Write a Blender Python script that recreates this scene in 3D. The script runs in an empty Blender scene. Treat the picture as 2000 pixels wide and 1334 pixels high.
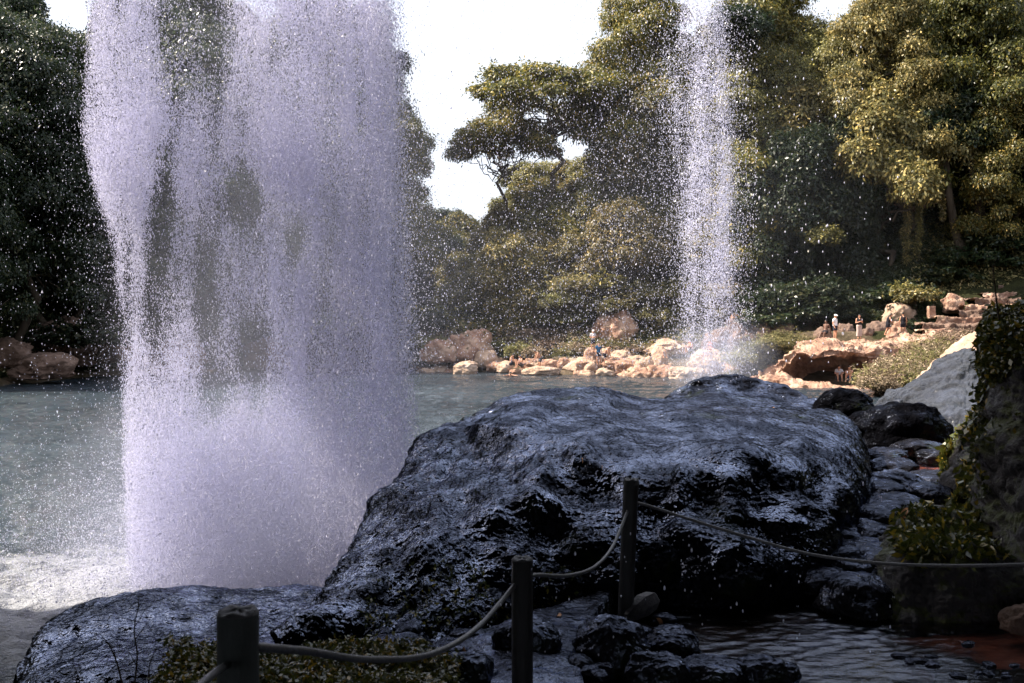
import bpy, bmesh, math, random
import numpy as np
from mathutils import Vector, Matrix, noise as mnoise
random.seed(7); RS = np.random.RandomState(11)
scene = bpy.context.scene
COL = scene.collection
F = 1944.0; HZ = 640.0; CZ = 3.7          # focal length and horizon row of the 2000 px photograph, eye height
def P(px, py, d): return Vector(((px-1000)/F*d, d, CZ+(HZ-py)/F*d))
def V(d, z): return HZ-(z-CZ)*F/d
def R(a): return math.radians(a)

# ---------------------------------------------------------------- numpy noise
_perm = RS.permutation(256); _perm = np.concatenate([_perm, _perm, _perm])
_val = RS.rand(1024)*2-1
def vnoise(p):
    i = np.floor(p).astype(np.int64); f = p-i; f = f*f*f*(f*(f*6-15)+10); i &= 255
    x, y, z = i[:, 0], i[:, 1], i[:, 2]; out = 0
    for dx in (0, 1):
        wx = f[:, 0] if dx else 1-f[:, 0]
        a = _perm[(x+dx) & 255]
        for dy in (0, 1):
            wy = f[:, 1] if dy else 1-f[:, 1]
            b = _perm[(a+y+dy) & 255]
            for dz in (0, 1):
                wz = f[:, 2] if dz else 1-f[:, 2]
                out = out+wx*wy*wz*_val[_perm[(b+z+dz) & 255]]
    return out
def fbm(p, octv=4, gain=.5, ridged=False, seed=0):
    p = np.asarray(p, float)+seed*7.31; a = 1.; s = 0.; t = 0.
    for k in range(octv):
        n = vnoise(p)
        if ridged: n = 1-2*np.abs(n)
        s = s+a*n; t += a; a *= gain; p = p*2.03+13.7
    return s/t
def sstep(a, b, x):
    t = np.clip((x-a)/(b-a), 0, 1); return t*t*(3-2*t)

# ---------------------------------------------------------------- objects
def mesh_np(name, verts, faces, mat=None, smooth=True):
    """verts (n,3), faces (m,k) with k = 3 or 4"""
    me = bpy.data.meshes.new(name)
    verts = np.ascontiguousarray(verts, np.float32); faces = np.ascontiguousarray(faces, np.int32)
    m, k = faces.shape
    me.vertices.add(len(verts)); me.vertices.foreach_set('co', verts.ravel())
    me.loops.add(m*k); me.loops.foreach_set('vertex_index', faces.ravel())
    me.polygons.add(m)
    me.polygons.foreach_set('loop_start', np.arange(0, m*k, k, dtype=np.int32))
    me.polygons.foreach_set('use_smooth', np.full(m, smooth))
    me.update(calc_edges=True)
    if mat is not None: me.materials.append(mat)
    return me
def link(name, me, parent=None, loc=(0, 0, 0)):
    o = bpy.data.objects.new(name, me); COL.objects.link(o); o.location = loc
    if parent is not None: o.parent = parent
    return o
def tag(o, label=None, cat=None, group=None, kind=None):
    if label: o['label'] = label
    if cat: o['category'] = cat
    if group: o['group'] = group
    if kind: o['kind'] = kind
    return o
def empty(name, loc, rz=0):
    o = bpy.data.objects.new(name, None); COL.objects.link(o); o.location = loc; o.rotation_euler.z = rz
    o.empty_display_size = .2
    return o
def kids(o): return [c for c in bpy.data.objects if c.parent == o]
def grid_faces(nu, nv):
    a = np.arange(nu-1)[:, None]*nv+np.arange(nv-1)[None, :]
    a = a.ravel(); return np.stack([a, a+nv, a+nv+1, a+1], 1)
def grid_normals(g):
    du = np.gradient(g, axis=0); dv = np.gradient(g, axis=1)
    n = np.cross(du, dv); return n/(np.linalg.norm(n, axis=2, keepdims=True)+1e-9)
def catmull(ctrl, n):
    """ctrl (k,...) -> n samples along axis 0"""
    k = len(ctrl); t = np.linspace(0, k-1, n); i = np.minimum(t.astype(int), k-2); f = (t-i).reshape((-1,)+(1,)*(ctrl.ndim-1))
    p0 = ctrl[np.maximum(i-1, 0)]; p1 = ctrl[i]; p2 = ctrl[i+1]; p3 = ctrl[np.minimum(i+2, k-1)]
    return .5*((2*p1)+(-p0+p2)*f+(2*p0-5*p1+4*p2-p3)*f*f+(-p0+3*p1-3*p2+p3)*f**3)
def tube(points, radii, seg=8, cap=True):
    pts = np.asarray(points, float); n = len(pts)
    if np.isscalar(radii): radii = np.full(n, radii)
    tg = np.gradient(pts, axis=0); tg /= np.linalg.norm(tg, axis=1, keepdims=True)+1e-9
    up = np.array([0, 0, 1.]) if abs(tg[0, 2]) < .9 else np.array([1., 0, 0])
    vs = []
    a = np.linspace(0, 2*math.pi, seg, endpoint=False)
    s = np.cross(tg[0], up); s /= np.linalg.norm(s)
    for i in range(n):
        s = s-tg[i]*np.dot(s, tg[i]); s /= np.linalg.norm(s)+1e-9; b = np.cross(tg[i], s)
        vs.append(pts[i]+radii[i]*(np.cos(a)[:, None]*s+np.sin(a)[:, None]*b))
    v = np.concatenate(vs); f = []
    for i in range(n-1):
        for j in range(seg):
            f.append((i*seg+j, i*seg+(j+1) % seg, (i+1)*seg+(j+1) % seg, (i+1)*seg+j))
    if cap:
        v = np.concatenate([v, pts[:1], pts[-1:]]); c0 = n*seg
        for j in range(seg):
            f.append((c0, (j+1) % seg, j, j)); f.append((c0+1, (n-1)*seg+j, (n-1)*seg+(j+1) % seg, (n-1)*seg+(j+1) % seg))
    return v, np.array(f)
class MB:
    def __init__(s): s.v = []; s.f = []; s.n = 0
    def add(s, v, f):
        s.v.append(np.asarray(v, float)); s.f += [tuple(dict.fromkeys(int(i)+s.n for i in q)) for q in f]; s.n += len(v)
    def tube(s, *a, **k): s.add(*tube(*a, **k))
    def mesh(s, name, mat, smooth=True):
        me = bpy.data.meshes.new(name); me.from_pydata(np.concatenate(s.v).tolist(), [], s.f)
        me.polygons.foreach_set('use_smooth', [smooth]*len(me.polygons)); me.materials.append(mat); me.update(); return me

# ---------------------------------------------------------------- materials
def newmat(name):
    m = bpy.data.materials.new(name); m.use_nodes = True; nt = m.node_tree; nt.nodes.clear()
    out = nt.nodes.new('ShaderNodeOutputMaterial'); return m, nt, out
def N(nt, t, **k):
    n = nt.nodes.new(t)
    for a, b in k.items():
        if a.startswith('i_'):
            key = a[2:].replace('_', ' ')
            n.inputs[key].default_value = b
        else: setattr(n, a, b)
    return n
def L(nt, a, b): nt.links.new(a, b)
def noise_n(nt, scale, detail=6, rough=.55, coord='Object', vec=None, sc=(1, 1, 1)):
    tc = N(nt, 'ShaderNodeTexCoord'); mp = N(nt, 'ShaderNodeMapping'); mp.inputs['Scale'].default_value = sc
    L(nt, tc.outputs[coord], mp.inputs['Vector'])
    n = N(nt, 'ShaderNodeTexNoise'); n.inputs['Scale'].default_value = scale; n.inputs['Detail'].default_value = detail; n.inputs['Roughness'].default_value = rough
    L(nt, mp.outputs[0], n.inputs['Vector']); return n
def ramp(nt, fac, stops):
    r = N(nt, 'ShaderNodeValToRGB'); e = r.color_ramp.elements
    while len(e) < len(stops): e.new(.5)
    for q, (p, c) in zip(e, stops): q.position = p; q.color = (c[0], c[1], c[2], 1)
    L(nt, fac, r.inputs[0]); return r
def vramp(nt, fac, a, b, lo, hi):
    m = N(nt, 'ShaderNodeMapRange'); m.inputs[1].default_value = a; m.inputs[2].default_value = b; m.inputs[3].default_value = lo; m.inputs[4].default_value = hi
    L(nt, fac, m.inputs[0]); return m
def mat_rock(name, stops, scale=1.5, rough=(.35, .7), bump=.5, bscale=14, bdist=.02, sc=(1, 1, 1), moss=None, spec=.5, bump2=None, coat=0):
    m, nt, out = newmat(name)
    b = N(nt, 'ShaderNodeBsdfPrincipled'); b.inputs['Coat Weight'].default_value = coat; b.inputs['Coat Roughness'].default_value = .12; b.inputs['Specular IOR Level'].default_value = spec
    n1 = noise_n(nt, scale, 8, .6, sc=sc); c = ramp(nt, n1.outputs[0], stops)
    col = c.outputs[0]
    if moss:
        n3 = noise_n(nt, moss[1], 6, .65); g = N(nt, 'ShaderNodeNewGeometry'); sp = N(nt, 'ShaderNodeSeparateXYZ'); L(nt, g.outputs['Normal'], sp.inputs[0])
        mu = N(nt, 'ShaderNodeMath', operation='MULTIPLY'); L(nt, n3.outputs[0], mu.inputs[0]); vr = vramp(nt, sp.outputs[2], -.6, .8, .75, 1.15); L(nt, vr.outputs[0], mu.inputs[1])
        f = vramp(nt, mu.outputs[0], moss[2], moss[2]+.12, 0, 1)
        mx = N(nt, 'ShaderNodeMix', data_type='RGBA'); L(nt, f.outputs[0], mx.inputs[0]); L(nt, col, mx.inputs[6]); mx.inputs[7].default_value = (*moss[0], 1); col = mx.outputs[2]
    L(nt, col, b.inputs['Base Color'])
    n2 = noise_n(nt, scale*2.3, 5, .6); r = vramp(nt, n2.outputs[0], .3, .7, rough[0], rough[1]); L(nt, r.outputs[0], b.inputs['Roughness'])
    nb = noise_n(nt, bscale, 9, .68, sc=sc); bp = N(nt, 'ShaderNodeBump'); bp.inputs['Strength'].default_value = bump; bp.inputs['Distance'].default_value = bdist
    L(nt, nb.outputs[0], bp.inputs['Height'])
    if bump2:
        nb2 = noise_n(nt, bump2[0], 6, .6); bq = N(nt, 'ShaderNodeBump'); bq.inputs['Strength'].default_value = bump2[1]; bq.inputs['Distance'].default_value = bump2[2]
        L(nt, nb2.outputs[0], bq.inputs['Height']); L(nt, bq.outputs[0], bp.inputs['Normal'])
    L(nt, bp.outputs[0], b.inputs['Normal']); L(nt, b.outputs[0], out.inputs[0]); return m
def mat_leaf(name, c1, c2, gold=None, rough=.45, trans=.35, spec=.4):
    m, nt, out = newmat(name)
    b = N(nt, 'ShaderNodeBsdfPrincipled'); b.inputs['Roughness'].default_value = rough; b.inputs['Specular IOR Level'].default_value = spec
    g = N(nt, 'ShaderNodeNewGeometry'); oi = N(nt, 'ShaderNodeObjectInfo')
    r = ramp(nt, g.outputs['Random Per Island'], [(0, c1), (.8, c2), (.93, gold or c2), (1, gold or c2)])
    hs = N(nt, 'ShaderNodeHueSaturation'); v = vramp(nt, oi.outputs['Random'], 0, 1, .7, 1.35); L(nt, v.outputs[0], hs.inputs['Value'])
    mu = N(nt, 'ShaderNodeMath', operation='MULTIPLY'); mu.inputs[1].default_value = 7.77; L(nt, oi.outputs['Random'], mu.inputs[0]); fr = N(nt, 'ShaderNodeMath', operation='FRACT'); L(nt, mu.outputs[0], fr.inputs[0])
    h = vramp(nt, fr.outputs[0], 0, 1, .48, .52); L(nt, h.outputs[0], hs.inputs['Hue'])
    L(nt, r.outputs[0], hs.inputs['Color']); L(nt, hs.outputs[0], b.inputs['Base Color'])
    t = N(nt, 'ShaderNodeBsdfTranslucent'); L(nt, hs.outputs[0], t.inputs[0]); mx = N(nt, 'ShaderNodeMixShader'); mx.inputs[0].default_value = trans
    L(nt, b.outputs[0], mx.inputs[1]); L(nt, t.outputs[0], mx.inputs[2]); L(nt, mx.outputs[0], out.inputs[0]); return m
def mat_plain(name, c, rough=.7, var=.25, scale=20, bump=.2, spec=.4, metal=0):
    m, nt, out = newmat(name); b = N(nt, 'ShaderNodeBsdfPrincipled'); b.inputs['Roughness'].default_value = rough; b.inputs['Specular IOR Level'].default_value = spec; b.inputs['Metallic'].default_value = metal
    n = noise_n(nt, scale, 5); r = ramp(nt, n.outputs[0], [(.3, [x*(1-var) for x in c]), (.7, [min(1, x*(1+var)) for x in c])]); L(nt, r.outputs[0], b.inputs['Base Color'])
    bp = N(nt, 'ShaderNodeBump'); bp.inputs['Strength'].default_value = bump; bp.inputs['Distance'].default_value = .01; L(nt, n.outputs[0], bp.inputs['Height']); L(nt, bp.outputs[0], b.inputs['Normal'])
    L(nt, b.outputs[0], out.inputs[0]); return m

def mat_wet(name, stops, moss, b1=(21, .026), b2=(7, .05), patch=(.012, .36), pscale=2.6, rough=(.06, .16)):
    """black rock under a broken film of water"""
    m, nt, out = newmat(name); n1 = noise_n(nt, 2.2, 8, .6); c = ramp(nt, n1.outputs[0], stops)
    nm = noise_n(nt, 1.5, 6, .65); fm = vramp(nt, nm.outputs[0], .56, .68, 0, 1); mx = N(nt, 'ShaderNodeMix', data_type='RGBA'); L(nt, fm.outputs[0], mx.inputs[0]); L(nt, c.outputs[0], mx.inputs[6]); mx.inputs[7].default_value = (*moss, 1)
    q1 = noise_n(nt, b1[0], 2.2, .55); p1 = N(nt, 'ShaderNodeBump'); p1.inputs['Distance'].default_value = b1[1]; L(nt, q1.outputs[0], p1.inputs['Height'])
    q2 = noise_n(nt, b2[0], 2.5, .55); p2 = N(nt, 'ShaderNodeBump'); p2.inputs['Distance'].default_value = b2[1]; L(nt, q2.outputs[0], p2.inputs['Height']); L(nt, p2.outputs[0], p1.inputs['Normal'])
    d = N(nt, 'ShaderNodeBsdfDiffuse'); L(nt, mx.outputs[2], d.inputs[0]); L(nt, p1.outputs[0], d.inputs['Normal'])
    g = N(nt, 'ShaderNodeBsdfGlossy'); g.inputs[0].default_value = (.62, .70, .95, 1); L(nt, p1.outputs[0], g.inputs['Normal'])  # blue sky sheen put into the gloss colour
    n4 = noise_n(nt, pscale*3, 5, .6); rr = vramp(nt, n4.outputs[0], .35, .65, rough[0], rough[1]); L(nt, rr.outputs[0], g.inputs['Roughness'])
    fr = N(nt, 'ShaderNodeFresnel'); fr.inputs[0].default_value = 1.42; L(nt, p1.outputs[0], fr.inputs['Normal'])
    n5 = noise_n(nt, pscale, 7, .68); pa = vramp(nt, n5.outputs[0], .44, .68, patch[0], patch[1]); mu = N(nt, 'ShaderNodeMath', operation='MULTIPLY'); L(nt, fr.outputs[0], mu.inputs[0])
    ge = N(nt, 'ShaderNodeNewGeometry'); sx = N(nt, 'ShaderNodeSeparateXYZ'); L(nt, ge.outputs['Normal'], sx.inputs[0]); un = vramp(nt, sx.outputs[2], .72, .98, 0, .10); am = N(nt, 'ShaderNodeMath', operation='ADD'); L(nt, pa.outputs[0], am.inputs[0]); L(nt, un.outputs[0], am.inputs[1]); L(nt, am.outputs[0], mu.inputs[1])  # extra sheen set by slope on upward faces
    ms = N(nt, 'ShaderNodeMixShader'); L(nt, mu.outputs[0], ms.inputs[0]); L(nt, d.outputs[0], ms.inputs[1]); L(nt, g.outputs[0], ms.inputs[2]); L(nt, ms.outputs[0], out.inputs[0]); return m
WET = mat_wet('wet_black_rock', [(.3, (.0012, .0012, .0016)), (.5, (.003, .003, .004)), (.75, (.008, .008, .011))], (.010, .013, .003))
WET2 = mat_wet('wet_stream_rock', [(.3, (.003, .003, .004)), (.7, (.018, .017, .02))], (.016, .021, .004), (26, .014), (9, .035), (.4, 1.7), 3.2, (.1, .3))
MOSSY = mat_rock('mossy_dark_rock', [(.3, (.02, .018, .02)), (.7, (.085, .075, .08))], 2.4, (.4, .7), 1, 12, .08, moss=((.06, .07, .012), 2.2, .5), bump2=(4, 1, .1))
SLATE = mat_rock('shade_toned_slab_rock', [(.32, (.003, .0035, .006)), (.5, (.010, .013, .024)), (.75, (.034, .043, .075))], 2.5, (.35, .6), 1.0, 6, .12, sc=(1, .5, 2.6), coat=.4)  # the slab's shade is put into this dark bluish colour
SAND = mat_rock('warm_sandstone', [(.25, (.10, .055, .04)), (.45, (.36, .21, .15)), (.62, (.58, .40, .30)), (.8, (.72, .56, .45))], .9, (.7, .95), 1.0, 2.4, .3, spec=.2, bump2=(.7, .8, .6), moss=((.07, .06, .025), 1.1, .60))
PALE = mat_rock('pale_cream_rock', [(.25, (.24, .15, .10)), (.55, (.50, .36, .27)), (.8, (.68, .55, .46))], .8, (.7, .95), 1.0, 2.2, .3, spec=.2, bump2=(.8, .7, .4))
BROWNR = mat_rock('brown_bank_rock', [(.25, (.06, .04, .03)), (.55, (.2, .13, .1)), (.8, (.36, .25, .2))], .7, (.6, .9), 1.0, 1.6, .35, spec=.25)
CLIFF = mat_rock('dark_cliff', [(.3, (.004, .004, .004)), (.7, (.02, .018, .017))], 1.6, (.5, .8), 1, 7, .15, moss=((.010, .014, .004), 1.5, .5), bump2=(2.5, .8, .2))
SOIL = mat_rock('forest_floor', [(.3, (.012, .013, .006)), (.6, (.03, .032, .012)), (.8, (.06, .05, .025))], .8, (.8, 1), 1, 3, .3, spec=.1)
BANK = mat_rock('bank_earth', [(.3, (.03, .025, .012)), (.6, (.10, .075, .05)), (.8, (.35, .24, .17))], .9, (.8, 1), 1, 2, .25, spec=.1)
BARK = mat_rock('bark', [(.3, (.03, .022, .016)), (.7, (.10, .08, .06))], 2, (.8, 1), 1, 6, .08, sc=(1, 1, .25), spec=.1)
WOOD = mat_rock('wet_dark_post_wood', [(.3, (.006, .006, .008)), (.7, (.022, .021, .024))], 5, (.35, .6), .7, 30, .02, sc=(1, 1, .12), spec=.5)
WOODL = mat_rock('worn_grey_post_wood', [(.3, (.035, .04, .042)), (.7, (.11, .12, .12))], 5, (.5, .8), .7, 30, .02, sc=(1, 1, .2), spec=.3)
ENDW = mat_rock('post_end_grain', [(.3, (.03, .03, .035)), (.7, (.12, .11, .12))], 20, (.3, .6), .8, 60, .02, spec=.5)
ROPE = mat_plain('grey_rope_sheath', (.10, .095, .10), .38, .3, 60, .4, .6)
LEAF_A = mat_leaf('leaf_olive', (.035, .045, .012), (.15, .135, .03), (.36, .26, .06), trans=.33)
LEAF_B = mat_leaf('leaf_sunlit_gold', (.06, .065, .022), (.20, .17, .055), (.48, .38, .13), trans=.34)  # yellow tint stands for sunlight on the foliage
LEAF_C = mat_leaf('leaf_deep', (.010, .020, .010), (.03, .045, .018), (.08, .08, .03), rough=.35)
LEAF_D = mat_leaf('leaf_glossy', (.022, .036, .008), (.10, .11, .018), (.34, .25, .03), rough=.28, spec=.5, trans=.25)
SCRUB = mat_leaf('leaf_scrub', (.06, .045, .035), (.27, .2, .13), (.5, .38, .28), rough=.7, trans=.25, spec=.2)
SCRUBG = mat_leaf('leaf_scrub_green', (.06, .065, .025), (.22, .2, .08), (.36, .3, .14), rough=.6, trans=.3, spec=.2)
FARLEAF = mat_leaf('leaf_far', (.02, .03, .02), (.05, .06, .035), None, rough=.7)
# ================================================================ camera, light, sky
cam = bpy.data.objects.new('camera', bpy.data.cameras.new('camera')); COL.objects.link(cam); scene.camera = cam
cam.location = (0, 0, CZ); cam.rotation_euler = (R(90), 0, 0)
cam.data.sensor_width = 36; cam.data.lens = 36*F/2000; cam.data.shift_y = -27/2000; cam.data.clip_end = 2000
cam.data.dof.use_dof = True; cam.data.dof.focus_distance = 22; cam.data.dof.aperture_fstop = 6.3
SUN_AZ, SUN_EL = -86, 48       # degrees, azimuth from the view direction (+Y) towards +X
w = bpy.data.worlds.new('World'); scene.world = w; w.use_nodes = True; nt = w.node_tree
bg = nt.nodes['Background']; sky = nt.nodes.new('ShaderNodeTexSky'); sky.sky_type = 'NISHITA'; sky.sun_disc = False
sky.sun_elevation = R(SUN_EL); sky.sun_rotation = R(SUN_AZ); sky.dust_density = 6; sky.air_density = 1.0; sky.ozone_density = 1.6
# high thin cloud veil over the blue
tcw = nt.nodes.new('ShaderNodeTexCoord'); nzw = nt.nodes.new('ShaderNodeTexNoise'); nzw.inputs['Scale'].default_value = 2.2; nzw.inputs['Detail'].default_value = 5; mpw = nt.nodes.new('ShaderNodeMapping'); mpw.inputs['Scale'].default_value = (1, 1, 3)
nt.links.new(tcw.outputs['Generated'], mpw.inputs[0]); nt.links.new(mpw.outputs[0], nzw.inputs[0]); mrw = nt.nodes.new('ShaderNodeMapRange'); mrw.inputs[1].default_value = .3; mrw.inputs[2].default_value = .7; mrw.inputs[3].default_value = .65; mrw.inputs[4].default_value = .95
nt.links.new(nzw.outputs[0], mrw.inputs[0]); mxw = nt.nodes.new('ShaderNodeMix'); mxw.data_type = 'RGBA'; nt.links.new(mrw.outputs[0], mxw.inputs[0]); nt.links.new(sky.outputs[0], mxw.inputs[6]); mxw.inputs[7].default_value = (2.95, 3.1, 3.45, 1)
nt.links.new(mxw.outputs[2], bg.inputs[0]); bg.inputs[1].default_value = .12
sd = bpy.data.lights.new('sun', 'SUN'); sd.energy = 4.0; sd.angle = R(.5); sd.color = (1, .9, .76)
so = bpy.data.objects.new('sun', sd); COL.objects.link(so)
dirv = Vector((math.sin(R(SUN_AZ))*math.cos(R(SUN_EL)), math.cos(R(SUN_AZ))*math.cos(R(SUN_EL)), math.sin(R(SUN_EL))))
so.rotation_euler = dirv.to_track_quat('Z', 'Y').to_euler(); so.location = (-30, 20, 60)
scene.view_settings.view_transform = 'Standard'; scene.view_settings.look = 'None'; scene.view_settings.gamma = 1; scene.view_settings.exposure = 1.8
scene.cycles.max_bounces = 12; scene.cycles.diffuse_bounces = 9; scene.cycles.transparent_max_bounces = 24; scene.cycles.volume_bounces = 2
scene.cycles.use_denoising = True

# ================================================================ terrain
POOL = np.array([(-17, -12), (-17, 24), (-30, 48), (-33, 60), (-31.5, 76), (-22, 84), (-8, 86), (4, 78), (11.6, 77), (16.6, 69), (17.8, 58.5), (20.5, 53),
                 (16, 36), (10.5, 24), (6.2, 17), (3.5, 12), (.2, 8.6), (-2.0, 6.6), (-3.4, 4.5), (-3.4, -12)], float)
def sdf(x, y, poly=POOL):
    d = np.full(x.shape, 1e9); ins = np.zeros(x.shape, bool); n = len(poly)
    for i in range(n):
        ax, ay = poly[i]; bx, by = poly[(i+1) % n]
        ex, ey = bx-ax, by-ay; wx, wy = x-ax, y-ay
        t = np.clip((wx*ex+wy*ey)/(ex*ex+ey*ey), 0, 1)
        d = np.minimum(d, np.hypot(wx-t*ex, wy-t*ey))
        c = ((ay > y) != (by > y)) & (x < (bx-ax)*(y-ay)/((by-ay) if by != ay else 1e-9)+ax)
        ins ^= c
    return np.where(ins, -d, d)
def height(x, y):
    x = np.asarray(x, float); y = np.asarray(y, float); s = sdf(x, y)
    p = np.stack([x, y, 0*x], -1).reshape(-1, 3)
    nz = fbm(p*.09, 4).reshape(x.shape); n2 = fbm(p*.5, 4, seed=3).reshape(x.shape)
    left = sstep(-.115, -.2, x/np.maximum(y, 1))*sstep(30, 50, y)
    ag = x/np.maximum(y, 1); mid = sstep(-7, 3, x)*(1-sstep(.215, .27, ag))*sstep(50, 62, y)
    right = sstep(.225, .28, ag)*sstep(40, 56, y)
    h = np.where(s < 0, np.maximum(-1.6, s*.6), .25+.06*s)
    sp = np.maximum(s, 0)
    h = h+left*np.clip((sp-2)*.75, 0, 28)
    h = h+mid*(sstep(0, 4, sp)*.9+np.clip((sp-5)*.5, 0, 13))
    plat = sstep(0, 3, sp)*np.clip((y-53.5)*.165, .15, 2.45)
    h = h+right*(plat+np.clip((y-79-.12*(34-x))*.62, 0, 24)+np.clip((x-48)*.35, 0, 12))
    h = h-2.2*sstep(.225, .25, ag)*sstep(.43, .40, ag)*sstep(54, 58, y)*sstep(77, 73, y)-1.5*sstep(.39, .43, ag)*sstep(68, 71, y)*sstep(90, 86, y)
    bank = (1-mid)*(1-right)*(1-left)*sstep(12, 22, y)
    h = h+bank*sstep(0, 5, sp)*.3
    near = (1-sstep(13, 20, y))
    sh = 1.30+.45*sstep(8.5, 12, y)+.35*sstep(-.2, -1.6, x)*sstep(5.5, 2, y)
    h = np.where(s < 0, h, h*(1-near)+near*(np.minimum(sh, -.5+3.2*sp)))
    # side walls of the gorge, out of the frame
    h = h+(1-sstep(26, 40, y))*np.clip((x-(6.0+.55*np.maximum(y, 0)))*1.3, 0, 16)
    far = np.where(y > 86, sstep(90, 200, y)*3, 0)
    return h+np.where(s > 0, (nz*1.2*sstep(10, 25, s)+n2*.22)*sstep(14, 30, y)*sstep(0, 4, s)+n2*.06*near, 0)+far
xs = np.concatenate([np.linspace(-500, -70, 14)[:-1], np.linspace(-70, 70, 261), np.linspace(70, 500, 14)[1:]])
ys = np.concatenate([np.linspace(-60, -14, 8)[:-1], np.linspace(-14, 24, 150)[:-1], np.linspace(24, 130, 190), np.linspace(130, 1400, 14)[1:]])
X, Y = np.meshgrid(xs, ys, indexing='ij'); Z = height(X, Y)
gm = mesh_np('ground', np.stack([X, Y, Z], -1).reshape(-1, 3), grid_faces(len(xs), len(ys)), SOIL); gm.materials.append(BANK)
_s = sdf(X, Y).ravel()[grid_faces(len(xs), len(ys))[:, 0]]+2*fbm(np.stack([X, Y, Z], -1).reshape(-1, 3)*.3, 3)[grid_faces(len(xs), len(ys))[:, 0]]
gm.polygons.foreach_set('material_index', ((_s < np.where(X.ravel()[grid_faces(len(xs), len(ys))[:, 0]] > 17, 13, 4)) & (Y.ravel()[grid_faces(len(xs), len(ys))[:, 0]] > 22)& (Y.ravel()[grid_faces(len(xs), len(ys))[:, 0]] < 82)).astype(np.int32))
tag(link('ground', gm), kind='structure')
def hz(x, y): return float(height(np.array([x]), np.array([y]))[0])

# ================================================================ pool water
def mat_pool():
    m, nt, out = newmat('pool_water'); b = N(nt, 'ShaderNodeBsdfPrincipled')
    b.inputs['Roughness'].default_value = .09; b.inputs['IOR'].default_value = 1.33
    n = noise_n(nt, .12, 3); c = ramp(nt, n.outputs[0], [(.35, (.014, .022, .03)), (.7, (.04, .055, .07))])
    # foam where the fall lands and churned streaks
    at = N(nt, 'ShaderNodeAttribute', attribute_name='foam'); fn = noise_n(nt, 1.6, 10, .8, sc=(.6, 1.6, 1)); 
    ad = N(nt, 'ShaderNodeMath', operation='ADD'); L(nt, at.outputs['Fac'], ad.inputs[0]); L(nt, fn.outputs[0], ad.inputs[1]); f = vramp(nt, ad.outputs[0], .82, 1.3, 0, 1)
    mx = N(nt, 'ShaderNodeMix', data_type='RGBA'); L(nt, f.outputs[0], mx.inputs[0]); L(nt, c.outputs[0], mx.inputs[6]); mx.inputs[7].default_value = (.24, .25, .28, 1)
    L(nt, mx.outputs[2], b.inputs['Base Color']); r = vramp(nt, f.outputs[0], 0, 1, .08, .7); L(nt, r.outputs[0], b.inputs['Roughness'])
    nb = noise_n(nt, 3.2, 6, .6, sc=(.55, 1, 1)); bp = N(nt, 'ShaderNodeBump'); bp.inputs['Strength'].default_value = 1; bp.inputs['Distance'].default_value = .26
    L(nt, nb.outputs[0], bp.inputs['Height']); L(nt, bp.outputs[0], b.inputs['Normal']); L(nt, b.outputs[0], out.inputs[0]); return m
dy = 4.0*(100/4.0)**(np.linspace(0, 1, 620)); uu = np.linspace(-1, 1, 420)
Yg = np.repeat(dy[None, :], len(uu), 0); Xg = uu[:, None]*(.62*dy[None, :]+2.5)
pp = np.stack([Xg, Yg, 0*Xg], -1).reshape(-1, 3)
r0 = np.hypot(Xg+3.6, Yg-14)
amp = .062+.06*np.exp(-(r0/5.5)**2)
wv = fbm(pp*[.75, 1.5, 1], 5, .55).reshape(Xg.shape)+.5*fbm(pp*[2.2, 3.6, 1], 3, .6, True, 5).reshape(Xg.shape)
foam = .5*np.exp(-((Xg+6.2)**2/14+(Yg-14.6)**2/4))+.6*np.exp(-((Xg+3.5)**2/12+(Yg-13.5)**2/6))+.34*np.exp(-((Xg+5)**2/10+(Yg-11.2)**2/9))+.22*np.maximum(0, fbm(pp*[.35, 1.1, 1], 3, seed=31).reshape(Xg.shape))*np.exp(-(r0/9)**2)*2
me = mesh_np('water', np.stack([Xg, Yg, amp*wv*1.6], -1).reshape(-1, 3), grid_faces(len(uu), len(dy)), mat_pool())
at = me.attributes.new('foam', 'FLOAT', 'POINT'); at.data.foreach_set('value', foam.ravel().astype(np.float32))
tag(link('water', me), kind='structure')

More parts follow.
